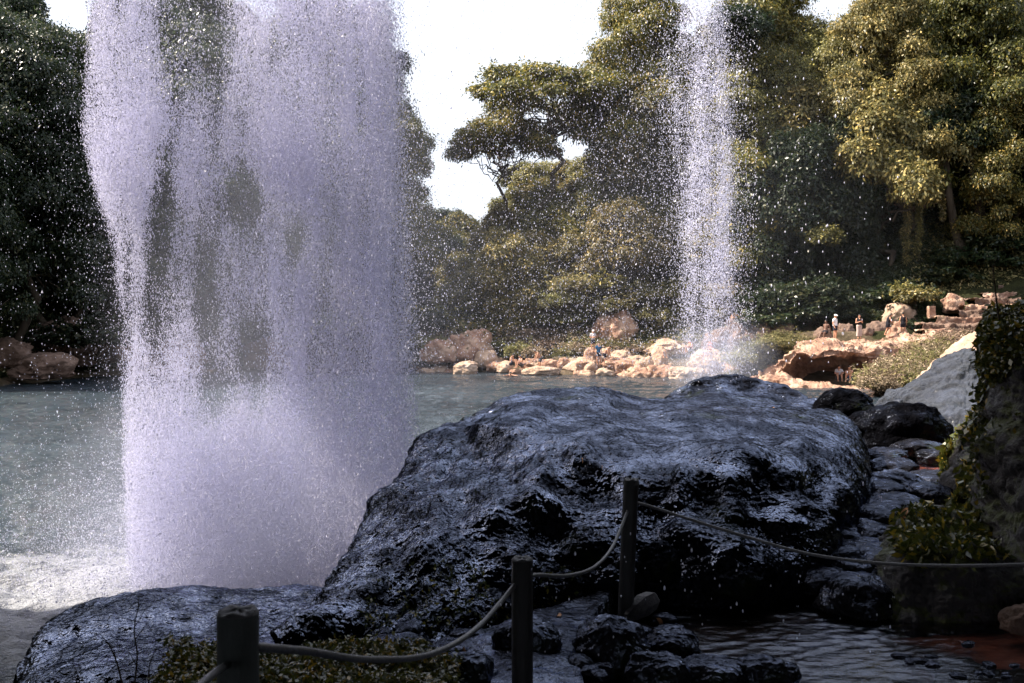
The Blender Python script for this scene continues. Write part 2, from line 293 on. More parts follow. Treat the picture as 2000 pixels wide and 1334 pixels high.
# ================================================================ creek water in the foreground, over its bed
def mat_creek():
    m, nt, out = newmat('creek_water'); g = N(nt, 'ShaderNodeBsdfGlossy'); g.inputs['Roughness'].default_value = .08; g.inputs[0].default_value = (.78, .84, 1, 1)
    t = N(nt, 'ShaderNodeBsdfTransparent'); t.inputs[0].default_value = (.85, .74, .68, 1)
    fr = N(nt, 'ShaderNodeFresnel'); fr.inputs[0].default_value = 1.5
    n1 = noise_n(nt, 2.6, 5, .55, sc=(.5, 2.6, 1)); n2 = noise_n(nt, 9, 5, .6, sc=(.7, 1.6, 1))
    w_ = N(nt, 'ShaderNodeTexWave'); w_.inputs['Scale'].default_value = 2.0; w_.inputs['Distortion'].default_value = 6; w_.inputs['Detail'].default_value = 3; w_.inputs['Detail Scale'].default_value = 1.2
    tc = N(nt, 'ShaderNodeTexCoord'); mp = N(nt, 'ShaderNodeMapping'); mp.inputs['Rotation'].default_value = (0, 0, R(62)); L(nt, tc.outputs['Object'], mp.inputs[0]); L(nt, mp.outputs[0], w_.inputs[0])
    ad = N(nt, 'ShaderNodeMath', operation='ADD'); L(nt, n1.outputs[0], ad.inputs[0]); L(nt, n2.outputs[0], ad.inputs[1])
    a2 = N(nt, 'ShaderNodeMath', operation='MULTIPLY_ADD'); a2.inputs[1].default_value = .35; L(nt, w_.outputs['Fac'], a2.inputs[0]); L(nt, ad.outputs[0], a2.inputs[2])
    bp = N(nt, 'ShaderNodeBump'); bp.inputs['Strength'].default_value = .8; bp.inputs['Distance'].default_value = .012; L(nt, a2.outputs[0], bp.inputs['Height'])
    L(nt, bp.outputs[0], g.inputs['Normal']); L(nt, bp.outputs[0], fr.inputs['Normal'])
    mx = N(nt, 'ShaderNodeMixShader'); L(nt, fr.outputs[0], mx.inputs[0]); L(nt, t.outputs[0], mx.inputs[1]); L(nt, g.outputs[0], mx.inputs[2]); L(nt, mx.outputs[0], out.inputs[0]); return m
CREEKM = mat_creek()
def water_patch(name, poly, z, res=.026, wob=.5):
    poly = np.array(poly, float); x0, y0 = poly.min(0); x1, y1 = poly.max(0)
    gx = np.arange(x0, x1+res, res); gy = np.arange(y0, y1+res, res); A, B = np.meshgrid(gx, gy, indexing='ij')
    s = sdf(A, B, poly); pz = np.stack([A, B, 0*A], -1).reshape(-1, 3)
    wp = fbm(pz*1.3, 2, seed=4).reshape(A.shape); w2 = fbm(pz*2.1, 2, seed=14).reshape(A.shape)
    r1 = np.hypot(A-2.9, B-9.6); r2 = np.hypot(A-1.2, B-11.5); hf = fbm(pz*[8, 19, 1], 3, .6, seed=6).reshape(A.shape)
    Zz = z(A, B)+(.0020*np.sin(r1*36+wp*14)+.0016*np.sin(r2*49+w2*17)+.015*hf)*(.5+.6*np.abs(wp)*2)*(1-.75*sstep(2.4, 3.4, A)*sstep(8, 6.8, B))
    fc = grid_faces(len(gx), len(gy)); keep = (s.ravel()[fc] < 0).all(1); fc = fc[keep]
    used = np.unique(fc); mp = np.zeros(A.size, int); mp[used] = np.arange(len(used))
    return mesh_np(name, np.stack([A, B, Zz], -1).reshape(-1, 3)[used], mp[fc], CREEKM)
cw = water_patch('creek_water', [(.5, 5.2), (.3, 7.2), (1.0, 8.4), (3.0, 9.0), (3.4, 10.5), (3.9, 13.3), (5.2, 16.5), (7.0, 16.5), (6.3, 12), (5.4, 9.5), (5.4, 8), (6.6, 7.2), (6, 3), (.9, 3)],
                 lambda a, b: 1.40+.42*sstep(9.0, 12.0, b))
tag(link('creek_water', cw), kind='structure')
# creek bed: reddish sand to the right, dark gravel to the left
m, nt, out = newmat('creek_bed'); b = N(nt, 'ShaderNodeBsdfPrincipled'); b.inputs['Roughness'].default_value = .8
tc = N(nt, 'ShaderNodeTexCoord'); sp = N(nt, 'ShaderNodeSeparateXYZ'); L(nt, tc.outputs['Object'], sp.inputs[0]); n1 = noise_n(nt, 1.2, 4)
ma = N(nt, 'ShaderNodeMath', operation='MULTIPLY_ADD'); ma.inputs[1].default_value = 2.2; L(nt, n1.outputs[0], ma.inputs[0]); L(nt, sp.outputs[0], ma.inputs[2]); f = vramp(nt, ma.outputs[0], 3.9, 4.7, 0, 1)
n2 = noise_n(nt, 14, 7, .7); c1 = ramp(nt, n2.outputs[0], [(.3, (.005, .004, .004)), (.7, (.03, .024, .022))]); c2 = ramp(nt, n2.outputs[0], [(.3, (.30, .095, .055)), (.7, (.55, .20, .12))])
mx = N(nt, 'ShaderNodeMix', data_type='RGBA'); L(nt, f.outputs[0], mx.inputs[0]); L(nt, c1.outputs[0], mx.inputs[6]); L(nt, c2.outputs[0], mx.inputs[7]); L(nt, mx.outputs[2], b.inputs['Base Color'])
bp = N(nt, 'ShaderNodeBump'); bp.inputs['Distance'].default_value = .03; L(nt, n2.outputs[0], bp.inputs['Height']); L(nt, bp.outputs[0], b.inputs['Normal']); L(nt, b.outputs[0], out.inputs[0]); BED = m
# the stream shelf: wet bedrock and creek bed as one bumpy sheet standing above the ground sheet
gx = np.linspace(-3.2, 9.5, 420); gy = np.linspace(2.2, 17, 460); A, B = np.meshgrid(gx, gy, indexing='ij'); S_ = sdf(A, B)
pz = np.stack([A, B, 0*A], -1).reshape(-1, 3)
creek = [(.9, 2), (.4, 5.2), (.5, 7.2), (1.0, 8.6), (2.8, 9.2), (3.3, 10.5), (3.8, 13.3), (5.0, 17), (7.2, 17), (6.6, 12), (5.6, 9.5), (5.6, 8), (7.6, 7.2), (7, 2)]
cs = sdf(A, B, np.array(creek)); base = 1.44+.44*sstep(9, 12, B)+.30*sstep(.2, -1.4, A)*sstep(6.2, 3, B)
lum = fbm(pz*1.9, 4, .5, seed=2).reshape(A.shape); flat = fbm(pz*[1.2, 1.6, 1], 3, .5, True, 8).reshape(A.shape)
Zs = base+lum*.07+np.clip(flat, -.2, .5)*.09
Zs = np.where(cs < 0, np.minimum(Zs, base-.10+lum*.06-.04*np.clip(-cs, 0, 2)), Zs)
Zs = np.minimum(Zs, -.35+2.6*np.maximum(S_, -.5)+lum*.2)
me = mesh_np('creek_bed', np.stack([A, B, Zs+.03], -1).reshape(-1, 3), grid_faces(len(gx), len(gy)), WET2); me.materials.append(BED)
cf = (cs.ravel()[grid_faces(len(gx), len(gy))] < -.12).all(1)&(A.ravel()[grid_faces(len(gx), len(gy))][:,0]>1.2); me.polygons.foreach_set('material_index', cf.astype(np.int32))
tag(link('creek_bed', me), kind='structure')

# ================================================================ sculpted boulders from profiles
def profile_rock(name, cols, nu, nv, mat, disp, seed=0, parent=None):
    """cols: [(u, [(v, depth), ...])] outlines at several widths; a closed-back stone with real depth"""
    us = np.array([c[0] if np.isscalar(c[0]) else 0 for c in cols], float)
    ctrl = np.array([[((c[0]-1000)/F*d, d, CZ+(HZ-v)/F*d) for v, d in c[1]] for c in cols], float)
    g = catmull(ctrl, nu); g = np.swapaxes(catmull(np.swapaxes(g, 0, 1), nv), 0, 1)
    n = -grid_normals(g); p = g.reshape(-1, 3)
    d = disp(p, n.reshape(-1, 3)); g2 = g+n*d.reshape(g.shape[0], g.shape[1], 1)
    return link(name, mesh_np(name, g2.reshape(-1, 3), grid_faces(nu, nv)[:, ::-1], mat), parent)
def c(u, base, mid, ledge, plat, ridge, bd, bz=-.6):
    """base (z,d), mid (v,d), ledge (v,d), plateau (v,d), ridge (v,d), then the back"""
    rz = CZ+(HZ-ridge[0])/F*ridge[1]
    return (u, [(V(base[1], base[0]-.5), base[1]-.05), (V(base[1], base[0]), base[1]), mid, ledge, plat, ridge,
                (V(ridge[1]+bd*.5, rz-.25*(rz-bz)), ridge[1]+bd*.5), (V(ridge[1]+bd, bz), ridge[1]+bd)])
big = [c(540, (1.0, 6.9), (1262, 7.0), (1262, 7.3), (1262, 7.6), (1262, 8.0), .6),
       c(585, (1.1, 6.9), (1248, 7.1), (1235, 7.5), (1220, 7.9), (1205, 8.4), .9),
       c(650, (1.25, 7.0), (1215, 7.25), (1170, 7.8), (1130, 8.5), (1092, 9.2), 1.4),
       c(705, (1.3, 7.1), (1190, 7.4), (1120, 8.1), (1060, 9.0), (1000, 10.0), 1.8),
       c(770, (1.35, 7.2), (1160, 7.6), (1060, 8.4), (985, 9.5), (918, 10.8), 2),
       c(850, (1.4, 7.4), (1130, 7.8), (1010, 8.6), (925, 10.0), (838, 11.8), 2.2),
       c(925, (1.42, 7.6), (1110, 8.0), (985, 8.8), (895, 10.3), (802, 12.4), 2.4),
       c(1020, (1.42, 7.9), (1090, 8.2), (965, 8.9), (860, 10.6), (767, 13.0), 2.6),
       c(1100, (1.42, 8.05), (1080, 8.35), (950, 9.0), (850, 10.9), (759, 13.4), 2.6),
       c(1180, (1.42, 8.1), (1070, 8.4), (930, 9.1), (842, 11.0), (757, 13.6), 2.6),
       c(1250, (1.42, 8.15), (1060, 8.4), (920, 9.1), (850, 11.0), (782, 13.6), 2.6),
       c(1340, (1.42, 8.2), (1060, 8.4), (908, 9.1), (850, 11.0), (787, 13.6), 2.6),
       c(1430, (1.42, 8.2), (1060, 8.4), (903, 9.1), (850, 11.0), (793, 13.6), 2.6),
       c(1530, (1.42, 8.4), (1055, 8.6), (908, 9.3), (852, 11.0), (797, 13.6), 2.6),
       c(1620, (1.42, 8.9), (1045, 9.1), (925, 9.6), (860, 11.1), (808, 13.4), 2.4, 1),
       c(1672, (1.5, 9.6), (1030, 9.7), (945, 10.1), (880, 11.3), (838, 13.0), 2.0, 1),
       c(1700, (1.6, 10.6), (1000, 10.7), (960, 11.1), (925, 11.7), (905, 12.6), 1.2, 1)]
def disp_big(p, n):
    d = .16*fbm(p*[.8, .8, 1.1], 3, .5, seed=1)
    q = np.array(p)@np.array(Matrix.Rotation(R(-32), 3, 'Y'))
    strat = fbm(q*[.7, .7, 5.5], 4, .6, True, 6)
    holl = np.minimum(0, fbm(p*[1.15, 1.15, 1.5], 2, .5, seed=9)+.06)
    fine = fbm(p*5.5, 4, .6, seed=2)
    ridg = fbm(p*[2.6, 2.6, 3.4], 4, .55, True, 12)
    top = sstep(12.2, 13.6, p[:, 1])*0+sstep(.3, .9, (CZ-p[:, 2])/p[:, 1]*5)
    front = sstep(10.3, 9.0, p[:, 1]); lft = sstep(.2, -1.0, p[:, 0])
    d = d*.7+(front*.9+.1)*(.22*holl+.035*ridg)+.022*fine+.013*fbm(p*11, 3, .6)+.008*fbm(p*24, 2, .6, True)+lft*.085*strat
    px = 1000+p[:, 0]/p[:, 1]*F; py = HZ-(p[:, 2]-CZ)/p[:, 1]*F
    lmp = fbm(p*3.2, 3, .6, seed=41)
    for a, b_, rx, ry, am in DENTS: d = d+am*(.6 if am < 0 else .8)*np.exp(-(((px-a)/rx)**2+((py-b_)/ry)**2)**1.5)*(1+.6*lmp)
    # the lip of the upper cap, from the left shoulder to the plateau
    lip = np.interp(px, [900, 940, 1000, 1100, 1200, 1320], [815, 850, 862, 866, 885, 890])+14*fbm(np.stack([px/60, px*0, px*0], 1), 2)
    k_ = sstep(900, 945, px)*sstep(1330, 1200, px); d = d-k_*.22*np.exp(-np.clip((py-lip), 0, 1e9)/22)*sstep(-6, 6, py-lip)+k_*.05*np.exp(-((py-lip+14)/12)**2)
    return d
DENTS = [(1110, 905, 60, 22, -.26), (1050, 925, 40, 20, -.16), (1215, 868, 40, 12, -.18), (1060, 985, 45, 26, -.2), (960, 1000, 50, 30, -.12), (1150, 1060, 60, 40, -.22), (1010, 1100, 70, 40, -.15), (1330, 1045, 50, 40, -.22),
         (1440, 1100, 80, 50, -.25), (1560, 1030, 50, 50, -.18), (1560, 862, 35, 12, -.12), (1430, 1000, 30, 40, -.12), (850, 1080, 60, 50, -.12), (1220, 1120, 60, 40, -.2), (1330, 940, 20, 40, -.1), (1640, 985, 30, 40, -.12),
         (1170, 955, 45, 30, .13), (1290, 1000, 40, 45, .12), (1385, 965, 45, 38, .15), (1490, 960, 50, 40, .14), (1075, 1035, 40, 26, .12), (1295, 1095, 45, 40, .16), (1490, 1060, 50, 35, .12), (960, 895, 60, 25, .08), (1600, 950, 40, 40, .12), (900, 980, 40, 30, .08), (1100, 960, 25, 18, .08)]
bb = profile_rock('boulder', big, 900, 620, WET, disp_big)
tag(bb, 'huge black wet boulder with a broad rounded back behind the rope and posts', 'boulder')
low = [(25, [(V(6.4, -.6), 6.4), (1420, 6.8), (1330, 7.6), (1318, 8.2), (V(9, -.6), 9.0)]),
       (60, [(V(6.1, -.6), 6.1), (1420, 6.6), (1300, 7.6), (1262, 8.7), (V(9.8, -.6), 9.8)]),
       (110, [(V(6.0, -.6), 6.0), (1400, 6.6), (1275, 7.8), (1212, 9.0), (V(10.4, -.6), 10.4)]),
       (200, [(V(5.9, -.6), 5.9), (1390, 6.6), (1250, 7.9), (1172, 9.3), (V(10.8, -.6), 10.8)]),
       (330, [(V(5.9, -.6), 5.9), (1380, 6.6), (1235, 8.0), (1153, 9.5), (V(11, -.6), 11)]),
       (470, [(V(5.9, -.6), 5.9), (1370, 6.6), (1230, 8.0), (1149, 9.5), (V(11, -.6), 11)]),
       (600, [(V(5.9, -.6), 5.9), (1370, 6.6), (1235, 8.0), (1151, 9.5), (V(10.8, -.6), 10.8)]),
       (700, [(V(5.9, -.6), 5.9), (1370, 6.6), (1250, 8.0), (1180, 9.2), (V(10.4, -.6), 10.4)])]
lw = profile_rock('boulder', low, 520, 320, WET, lambda p, n: .07*fbm(p*1.3, 4, seed=4)+.05*fbm(np.array(p)@np.array(Matrix.Rotation(R(-20), 3, 'Y'))*[.8, .8, 5], 4, .6, True, 3)+.02*fbm(p*9, 4, .6)+.006*fbm(p*24, 2))
tag(lw, 'low smooth black boulder below the waterfall, behind the nearest post', 'boulder')
sec = [(1295, [(V(15.5, 1), 15.5), (800, 16), (788, 17), (786, 17.6), (V(18.5, 0), 18.5)]),
       (1345, [(V(15.5, 1), 15.5), (795, 16), (770, 17), (756, 17.8), (V(19.5, 0), 19.5)]),
       (1400, [(V(15.5, 1), 15.5), (795, 16), (760, 17), (741, 18), (V(20, 0), 20)]),
       (1470, [(V(15.3, 1), 15.3), (798, 15.8), (768, 17), (750, 18), (V(20, 0), 20)]),
       (1550, [(V(15, 1), 15), (802, 15.5), (785, 16.5), (774, 17.6), (V(19.5, 0), 19.5)]),
       (1620, [(V(14.5, 1), 14.5), (815, 15), (800, 16), (794, 17), (V(19, 0), 19)]),
       (1680, [(V(14, 1), 14), (835, 14.6), (822, 15.5), (818, 16.2), (V(18, 0), 18)])]
tag(profile_rock('boulder', sec, 260, 160, WET, lambda p, n: .10*fbm(p*1.1, 4, seed=8)+.10*fbm(p*[.5, .8, 2.4], 4, .55, True, 5)+.03*fbm(p*6, 4, .6)),
    'dark domed boulder ridge just behind the big black boulder', 'boulder')
slab = [(1700, [(V(17.5, .2), 17.5), (835, 18), (818, 18.8), (812, 19.4), (V(21, -.5), 21)]),
        (1735, [(V(17, .2), 17), (850, 17.4), (800, 18.8), (780, 20), (V(22, -.5), 22)]),
        (1780, [(V(16.5, .2), 16.5), (860, 17), (795, 18.8), (757, 20.3), (V(22.6, -.5), 22.6)]),
        (1830, [(V(16.2, .2), 16.2), (860, 16.8), (770, 18.8), (723, 20.6), (V(23, -.5), 23)]),
        (1872, [(V(16, .2), 16), (860, 16.6), (755, 18.8), (698, 20.8), (V(23, -.5), 23)]),
        (1915, [(V(16, .2), 16), (860, 16.6), (755, 18.8), (706, 20.8), (V(23, -.5), 23)]),
        (1990, [(V(16, .2), 16), (860, 16.6), (760, 18.8), (722, 20.8), (V(23, -.5), 23)]),
        (2080, [(V(16, .2), 16), (865, 16.6), (780, 18.6), (750, 20.4), (V(23, -.5), 23)])]
tag(profile_rock('boulder', slab, 260, 220, SLATE, lambda p, n: .3*np.minimum(fbm(np.array(p)@np.array(Matrix.Rotation(R(-28), 3, 'Y'))*[.8, .9, 3.2], 4, .6, seed=3)+.02, .04)+.06*fbm(np.array(p)@np.array(Matrix.Rotation(R(-28), 3, 'Y'))*[1.6, 2, 8], 4, .6, True, 5)+.05*fbm(p*2.2, 4)),
    'blue grey slanting slab boulder left of the ivy wall', 'boulder')
# ================================================================ single stones
def ico(sub):
    bm = bmesh.new(); bmesh.ops.create_icosphere(bm, subdivisions=sub, radius=1)
    v = np.array([x.co[:] for x in bm.verts]); f = np.array([[q.index for q in p.verts] for p in bm.faces]); bm.free(); return v, f
ICO = {k: ico(k) for k in (3, 4, 5, 6)}
def rock(loc, size, label, mat, seed, sub=4, rz=0, boxy=.3, rough=.22, name='boulder', cat='boulder', group=None, tilt=0):
    v, f = ICO[sub]; v = v.copy()
    q = np.sign(v)*np.abs(v)**(1-boxy*.6); v = q/np.max(np.abs(q), axis=0)
    d = 1+rough*1.5*fbm(v*1.1, 3, seed=seed)+rough*.55*fbm(v*2.6, 4, .55, True, seed+3)+rough*.16*fbm(v*8, 3, seed=seed+5)
    v = v*d[:, None]; v[:, 2] = np.where(v[:, 2] < -.55, -.55+(v[:, 2]+.55)*.35, v[:, 2])
    v = v*np.array(size)
    if tilt: v = v@np.array(Matrix.Rotation(tilt, 3, 'Y')).T
    o = link(name, mesh_np(name, v, f, mat)); o.location = loc; o.rotation_euler.z = rz
    return tag(o, label, cat, group)
def rpx(x0, x1, ytop, ybot, d, label, mat=SAND, seed=0, dep=None, **k):
    """stone filling about x0..x1, ytop..ybot of the view when standing at depth d"""
    cx = (x0+x1)/2; w = (x1-x0)/2/F*d; h = (ybot-ytop)/F*d; zc = CZ+(HZ-ybot)/F*d
    return rock(((cx-1000)/F*d, d+(dep or w*.8), zc+h*.32), (w*1.0, dep or w*.9, h*.68), label, mat, seed, **k)
far = [ # far bank, left of the middle to the right
 (822, 868, 668, 703, 82.6, 'smooth tan boulder at the left end of the sunlit far bank', SAND),
 (845, 885, 668, 703, 82.3, 'broken orange boulder second from the left end of the far bank', SAND),
 (872, 950, 652, 706, 82.8, 'large tilted orange slab boulder above the dark shore pocket', SAND),
 (928, 968, 685, 714, 81.8, 'small cream boulder below the tilted orange slab', PALE),
 (884, 934, 706, 730, 78, 'lone rounded boulder standing in the water at the shore', PALE),
 (972, 1002, 708, 726, 80, 'small round boulder beside the seated bathers', PALE),
 (1024, 1092, 717, 735, 76.5, 'long flat pale boulder at the water under the bending bather', PALE),
 (1020, 1068, 702, 722, 79.5, 'tan ledge boulder behind the bending bather', SAND),
 (1088, 1118, 702, 724, 79, 'small peaked tan boulder right of the bending bather', SAND),
 (1126, 1166, 708, 731, 77.5, 'rounded dark faced boulder below the man in the white cap', SAND),
 (1142, 1166, 684, 712, 79, 'tan rock under the feet of the man in the white cap', SAND),
 (1182, 1232, 704, 729, 77.5, 'broad dark faced boulder right of the blue shirt bather', SAND),
 (1168, 1200, 721, 734, 75.5, 'small flat pale boulder at the water edge near the blue shirt bather', PALE),
 (1165, 1238, 617, 668, 84.5, 'tall jagged sandstone crag on the slope above the man in the cap', SAND),
 (1108, 1152, 622, 652, 88, 'slanting pale ledge rock in bushes left of the crag', SAND),
 (1243, 1276, 697, 726, 76, 'upright egg shaped boulder left of the orange life vests', PALE),
 (1276, 1306, 684, 722, 77, 'upright pale boulder under the bather in the orange vest', PALE),
 (1270, 1345, 668, 694, 80, 'wide flat topped boulder behind the orange vests', PALE),
 (1260, 1290, 721, 732, 74.5, 'low pale boulder at the water below the egg shaped one', PALE),
 (1284, 1312, 714, 732, 74.8, 'low dark sided boulder next to the low pale one at the water', SAND),
 (1312, 1372, 716, 740, 71.5, 'wide cream boulder in the misty water edge', PALE),
 (1352, 1402, 697, 728, 73, 'lumpy cream boulder below the thin waterfall', PALE),
 (1398, 1440, 688, 720, 74, 'pale boulder wrapped in mist at the foot of the thin waterfall', PALE),
 (1376, 1412, 655, 690, 79, 'grey boulder left of the foot of the thin waterfall', BROWNR),
 (1395, 1470, 645, 700, 79.5, 'large dark grey boulder directly behind the thin waterfall', BROWNR),
 (1430, 1475, 618, 652, 83, 'slanting sunlit rock right above the dark boulder behind the thin fall', SAND),
 (1478, 1548, 624, 675, 79, 'brown rounded crag at the forest edge left of the seated dark figure', BROWNR),
 (1300, 1345, 640, 660, 85, 'pale flat rock among bushes above the orange vests', PALE),
 (1500, 1545, 712, 742, 66, 'small tan boulder in scrub left of the overhanging ledge', SAND),
 (1740, 1800, 598, 640, 79, 'creviced cream boulder behind the figure in black', PALE),
 (1848, 1886, 578, 606, 81, 'pale peaked boulder at the foot of the upper stone stairs', SAND),
 (1788, 1822, 582, 604, 82, 'small brown rock above the squared stone pillar', BROWNR),
 (1742, 1772, 634, 660, 74.5, 'rounded tan rock at the heels of the figure in black', SAND),
 (1700, 1738, 628, 655, 77, 'low brown rock behind the figure in the black dress', BROWNR),
 (1640, 1668, 634, 662, 77.5, 'shaded brown rock left of the tan trousers figure', BROWNR),
 (1682, 1712, 640, 662, 76, 'shaded grey rock right of the tan trousers figure', BROWNR),
 (1736, 1756, 652, 664, 73.5, 'fist like small stone beside the path under the black dress figure', SAND),
 # shaded left bank
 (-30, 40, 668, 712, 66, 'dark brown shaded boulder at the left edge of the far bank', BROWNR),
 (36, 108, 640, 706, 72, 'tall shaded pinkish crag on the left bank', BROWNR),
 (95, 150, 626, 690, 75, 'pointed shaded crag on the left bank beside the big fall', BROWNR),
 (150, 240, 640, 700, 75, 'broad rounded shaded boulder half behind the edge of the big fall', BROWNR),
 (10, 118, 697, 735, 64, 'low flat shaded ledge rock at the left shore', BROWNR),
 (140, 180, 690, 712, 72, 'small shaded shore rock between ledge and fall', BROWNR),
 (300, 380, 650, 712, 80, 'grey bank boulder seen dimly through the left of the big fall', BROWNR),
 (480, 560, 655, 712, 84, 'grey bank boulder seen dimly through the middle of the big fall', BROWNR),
]
for i, (x0, x1, a, b_, d, lab, mt) in enumerate(far):
    rpx(x0, x1, a, b_, d, lab, mt, 20+i*3, dep=(x1-x0)/2/F*d*.8, sub=5 if x1-x0 > 44 else 4, rough=.42 if mt is not PALE else .3, boxy=random.uniform(0, .45), rz=random.uniform(-.3, .3))
near = [ # dark stones in the creek
 (1608, 1722, 768, 830, 15.5, 'round black boulder at the right end of the big boulder, against the pool', WET),
 (1684, 1886, 795, 900, 14.3, 'wide black boulder in front of the blue grey slab', WET),
 (1694, 1782, 880, 905, 13.4, 'flat dark stepping stone at the upper left of the creek', WET2),
 (1752, 1856, 863, 892, 13.9, 'flat dark stone with a mossy top in the upper creek', WET2),
 (1802, 1900, 880, 908, 13.6, 'long low dark stone at the upper right of the creek', WET2),
 (1704, 1752, 918, 938, 12.6, 'tiny black stone in the middle of the upper creek', WET2),
 (1690, 1840, 930, 1010, 11.2, 'lumpy wet stone where the creek narrows', WET2),
 (1728, 1818, 1000, 1070, 10.3, 'wet dark stone below the narrowing creek, left of the leafy mound', WET2),
 (1660, 1765, 1058, 1108, 9.6, 'low wet stone behind the rope, left of the leafy mound', WET2),
 (1716, 1800, 1070, 1120, 9.3, 'mossy little stone touching the leafy mound', WET2),
 (1590, 1722, 1095, 1180, 8.9, 'rounded wet stone under the rope above the rippled water', WET2),
 (1618, 1728, 1130, 1222, 8.3, 'round wet stone with a bright top at the head of the rippled water', WET2),
 (1890, 2060, 975, 1040, 10.3, 'grey stone poking from the leafy mound', WET2),
 (1920, 1996, 830, 905, 15.2, 'dark wet stone in the shadow of the ivy wall', WET2),
 (1120, 1278, 1232, 1330, 6.6, 'mossy dark stone in front of the tallest post', WET2),
 (1262, 1372, 1248, 1310, 6.7, 'lobed wet stone right of the mossy one near the rippled water', WET2),
 (1330, 1470, 1303, 1350, 6.2, 'bluish flat stone at the bottom edge, middle of three', WET2),
 (1440, 1560, 1298, 1345, 6.25, 'bluish round stone at the bottom edge beside the rippled water', WET2),
 (1230, 1350, 1290, 1350, 6.15, 'small wet stone at the bottom edge left of the bluish ones', WET2),
 (960, 1090, 1228, 1300, 6.7, 'leafy topped wet stone behind the middle post', WET2),
 (1250, 1335, 1066, 1130, 8.05, 'small bright topped bulge of stone against the big boulder', WET),
 (1380, 1500, 1112, 1165, 8.0, 'dark low stone at the foot of the big boulder', WET),
 (700, 830, 1258, 1300, 6.4, 'flat grey wet stone left of the middle post', WET2),
 (850, 960, 1290, 1340, 6.0, 'flat grey wet stone at the bottom edge left of the middle post', WET2),
 (1975, 2070, 1195, 1240, 7.4, 'reddish stone at the right edge above the red creek sand', BROWNR),
]
for i, (x0, x1, a, b_, d, lab, mt) in enumerate(near):
    rpx(x0, x1, a, b_, d, lab, mt, 200+i*5, dep=(x1-x0)/2/F*d*.75, sub=5, rough=.2, boxy=.2, rz=random.uniform(-.25, .25))
for i in range(34):   # shore stones between the bigger boulders
    px = random.uniform(960, 1480) if i > 6 else random.uniform(825, 960); d = float(np.interp(px, [825, 1000, 1150, 1300, 1400, 1480], [84, 80, 78, 76, 73, 69]))+random.uniform(-1.5, 3)
    s = random.uniform(.35, 1.0); x = (px-1000)/F*d
    rock((x, d, max(hz(x, d), -.1)+.1*s), (s*1.3, s, s*.75), 'small sunlit stone lying between the boulders of the far shore', random.choice([PALE, SAND, SAND]), 600+i, sub=4, rough=.4, group='small sunlit stones of the far shore', rz=random.uniform(0, 3), name='stone', cat='stone')
for i in range(44):   # stones of the little cascade right of the big boulder
    t_ = random.random(); px = np.interp(t_, [0, .5, 1], [1790, 1740, 1650])+random.uniform(-70, 60); py = np.interp(t_, [0, .5, 1], [925, 1010, 1170])+random.uniform(-18, 18)
    zz = 1.86 if py < 945 else float(np.interp(py, [945, 1010, 1100, 1190], [1.86, 1.75, 1.6, 1.46])); d = (CZ-zz)*F/(py-HZ); s = random.uniform(.09, .26)
    rock(((px-1000)/F*d, d, zz), (s*1.5, s*1.1, s*.62), 'wet rounded stone of the little cascade between the big boulder and the leafy mound', WET2, 700+i, sub=4, group='wet stones of the little cascade', rz=random.uniform(0, 3), name='stone', cat='stone')
# pebbles of the bottom shelf and red shallows
k = 0
for i in range(34):
    px = random.uniform(690, 1340); py = random.uniform(1215, 1330); d = (CZ-1.47)*F/(py-HZ)
    s = random.uniform(.035, .10)
    rock(((px-1000)/F*d, d, 1.5), (s*1.5, s, s*.55), 'small wet stone lying among the flat creek stones near the posts', WET2, 400+i, sub=3, name='stone', cat='stone', group='small wet stones among the flat creek stones', rz=random.uniform(0, 3))
for i in range(14):
    px = random.uniform(1760, 2000); py = random.uniform(1262, 1330); d = (CZ-1.38)*F/(py-HZ)
    s = random.uniform(.015, .045)
    rock(((px-1000)/F*d, d, 1.40), (s*1.5, s, s*.6), 'dark pebble in the shallow red creek water', WET2, 460+i, sub=3, name='pebble', cat='pebble', group='pebbles in the red shallows', rz=random.uniform(0, 3))

# ---------------------------------------------------------------- overhanging sandstone ledge of the right bank
def led(u, base_d, pts): return (u, pts)
Dl = 64
led_cols = []
for (u, top, nose, nd, cave_t, cave_d, cave_b, foot, ft_d) in [
   # u, top v, nose v (edge of the overhang), nose depth, cave top v, cave depth, cave bottom v, foot v, foot depth
   (1462, 742, 745, 64.5, 747, 64.3, 749, 752, 64),
   (1490, 722, 730, 64.2, 735, 64, 742, 757, 63),
   (1525, 700, 712, 63.6, 722, 63.8, 735, 762, 61.5),
   (1556, 668, 690, 63, 700, 65, 738, 764, 60.5),
   (1590, 664, 695, 62, 705, 67, 742, 766, 60),
   (1625, 664, 692, 61.5, 706, 67.5, 746, 768, 59),
   (1655, 665, 690, 62, 704, 66.5, 746, 768, 58.5),
   (1682, 664, 688, 64.5, 702, 65.5, 738, 767, 58),
   (1705, 663, 690, 65.5, 708, 65.2, 735, 765, 58),
   (1760, 660, 685, 68, 702, 66, 728, 764, 57.5),
   (1800, 660, 682, 69.5, 702, 66.5, 722, 760, 58.5),
   (1850, 664, 684, 70, 700, 68, 715, 750, 61)]:
    led_cols.append((u, [(V(ft_d-.6, -.6), ft_d-.6), (foot, ft_d), ((foot*.12+(cave_b-4)*.88), (ft_d*.72+cave_d*.28)), (cave_b-4, cave_d), (cave_t, cave_d), (cave_t-4, (cave_d+nd)/2), (nose, nd), ((top+nose)/2, nd+1), (top, nd+4), (top-2, nd+9), (V(nd+14, 2.2), nd+14)]))
def dled(p, n): return .55*fbm(p*[.28, .28, .5], 4, .5, seed=5)+.38*fbm(p*[.35, .35, 1.5], 5, .6, True, 7)+.24*fbm(p*[.9, .9, 2.6], 4, .6, True, 17)+.12*fbm(p*2.5, 3)
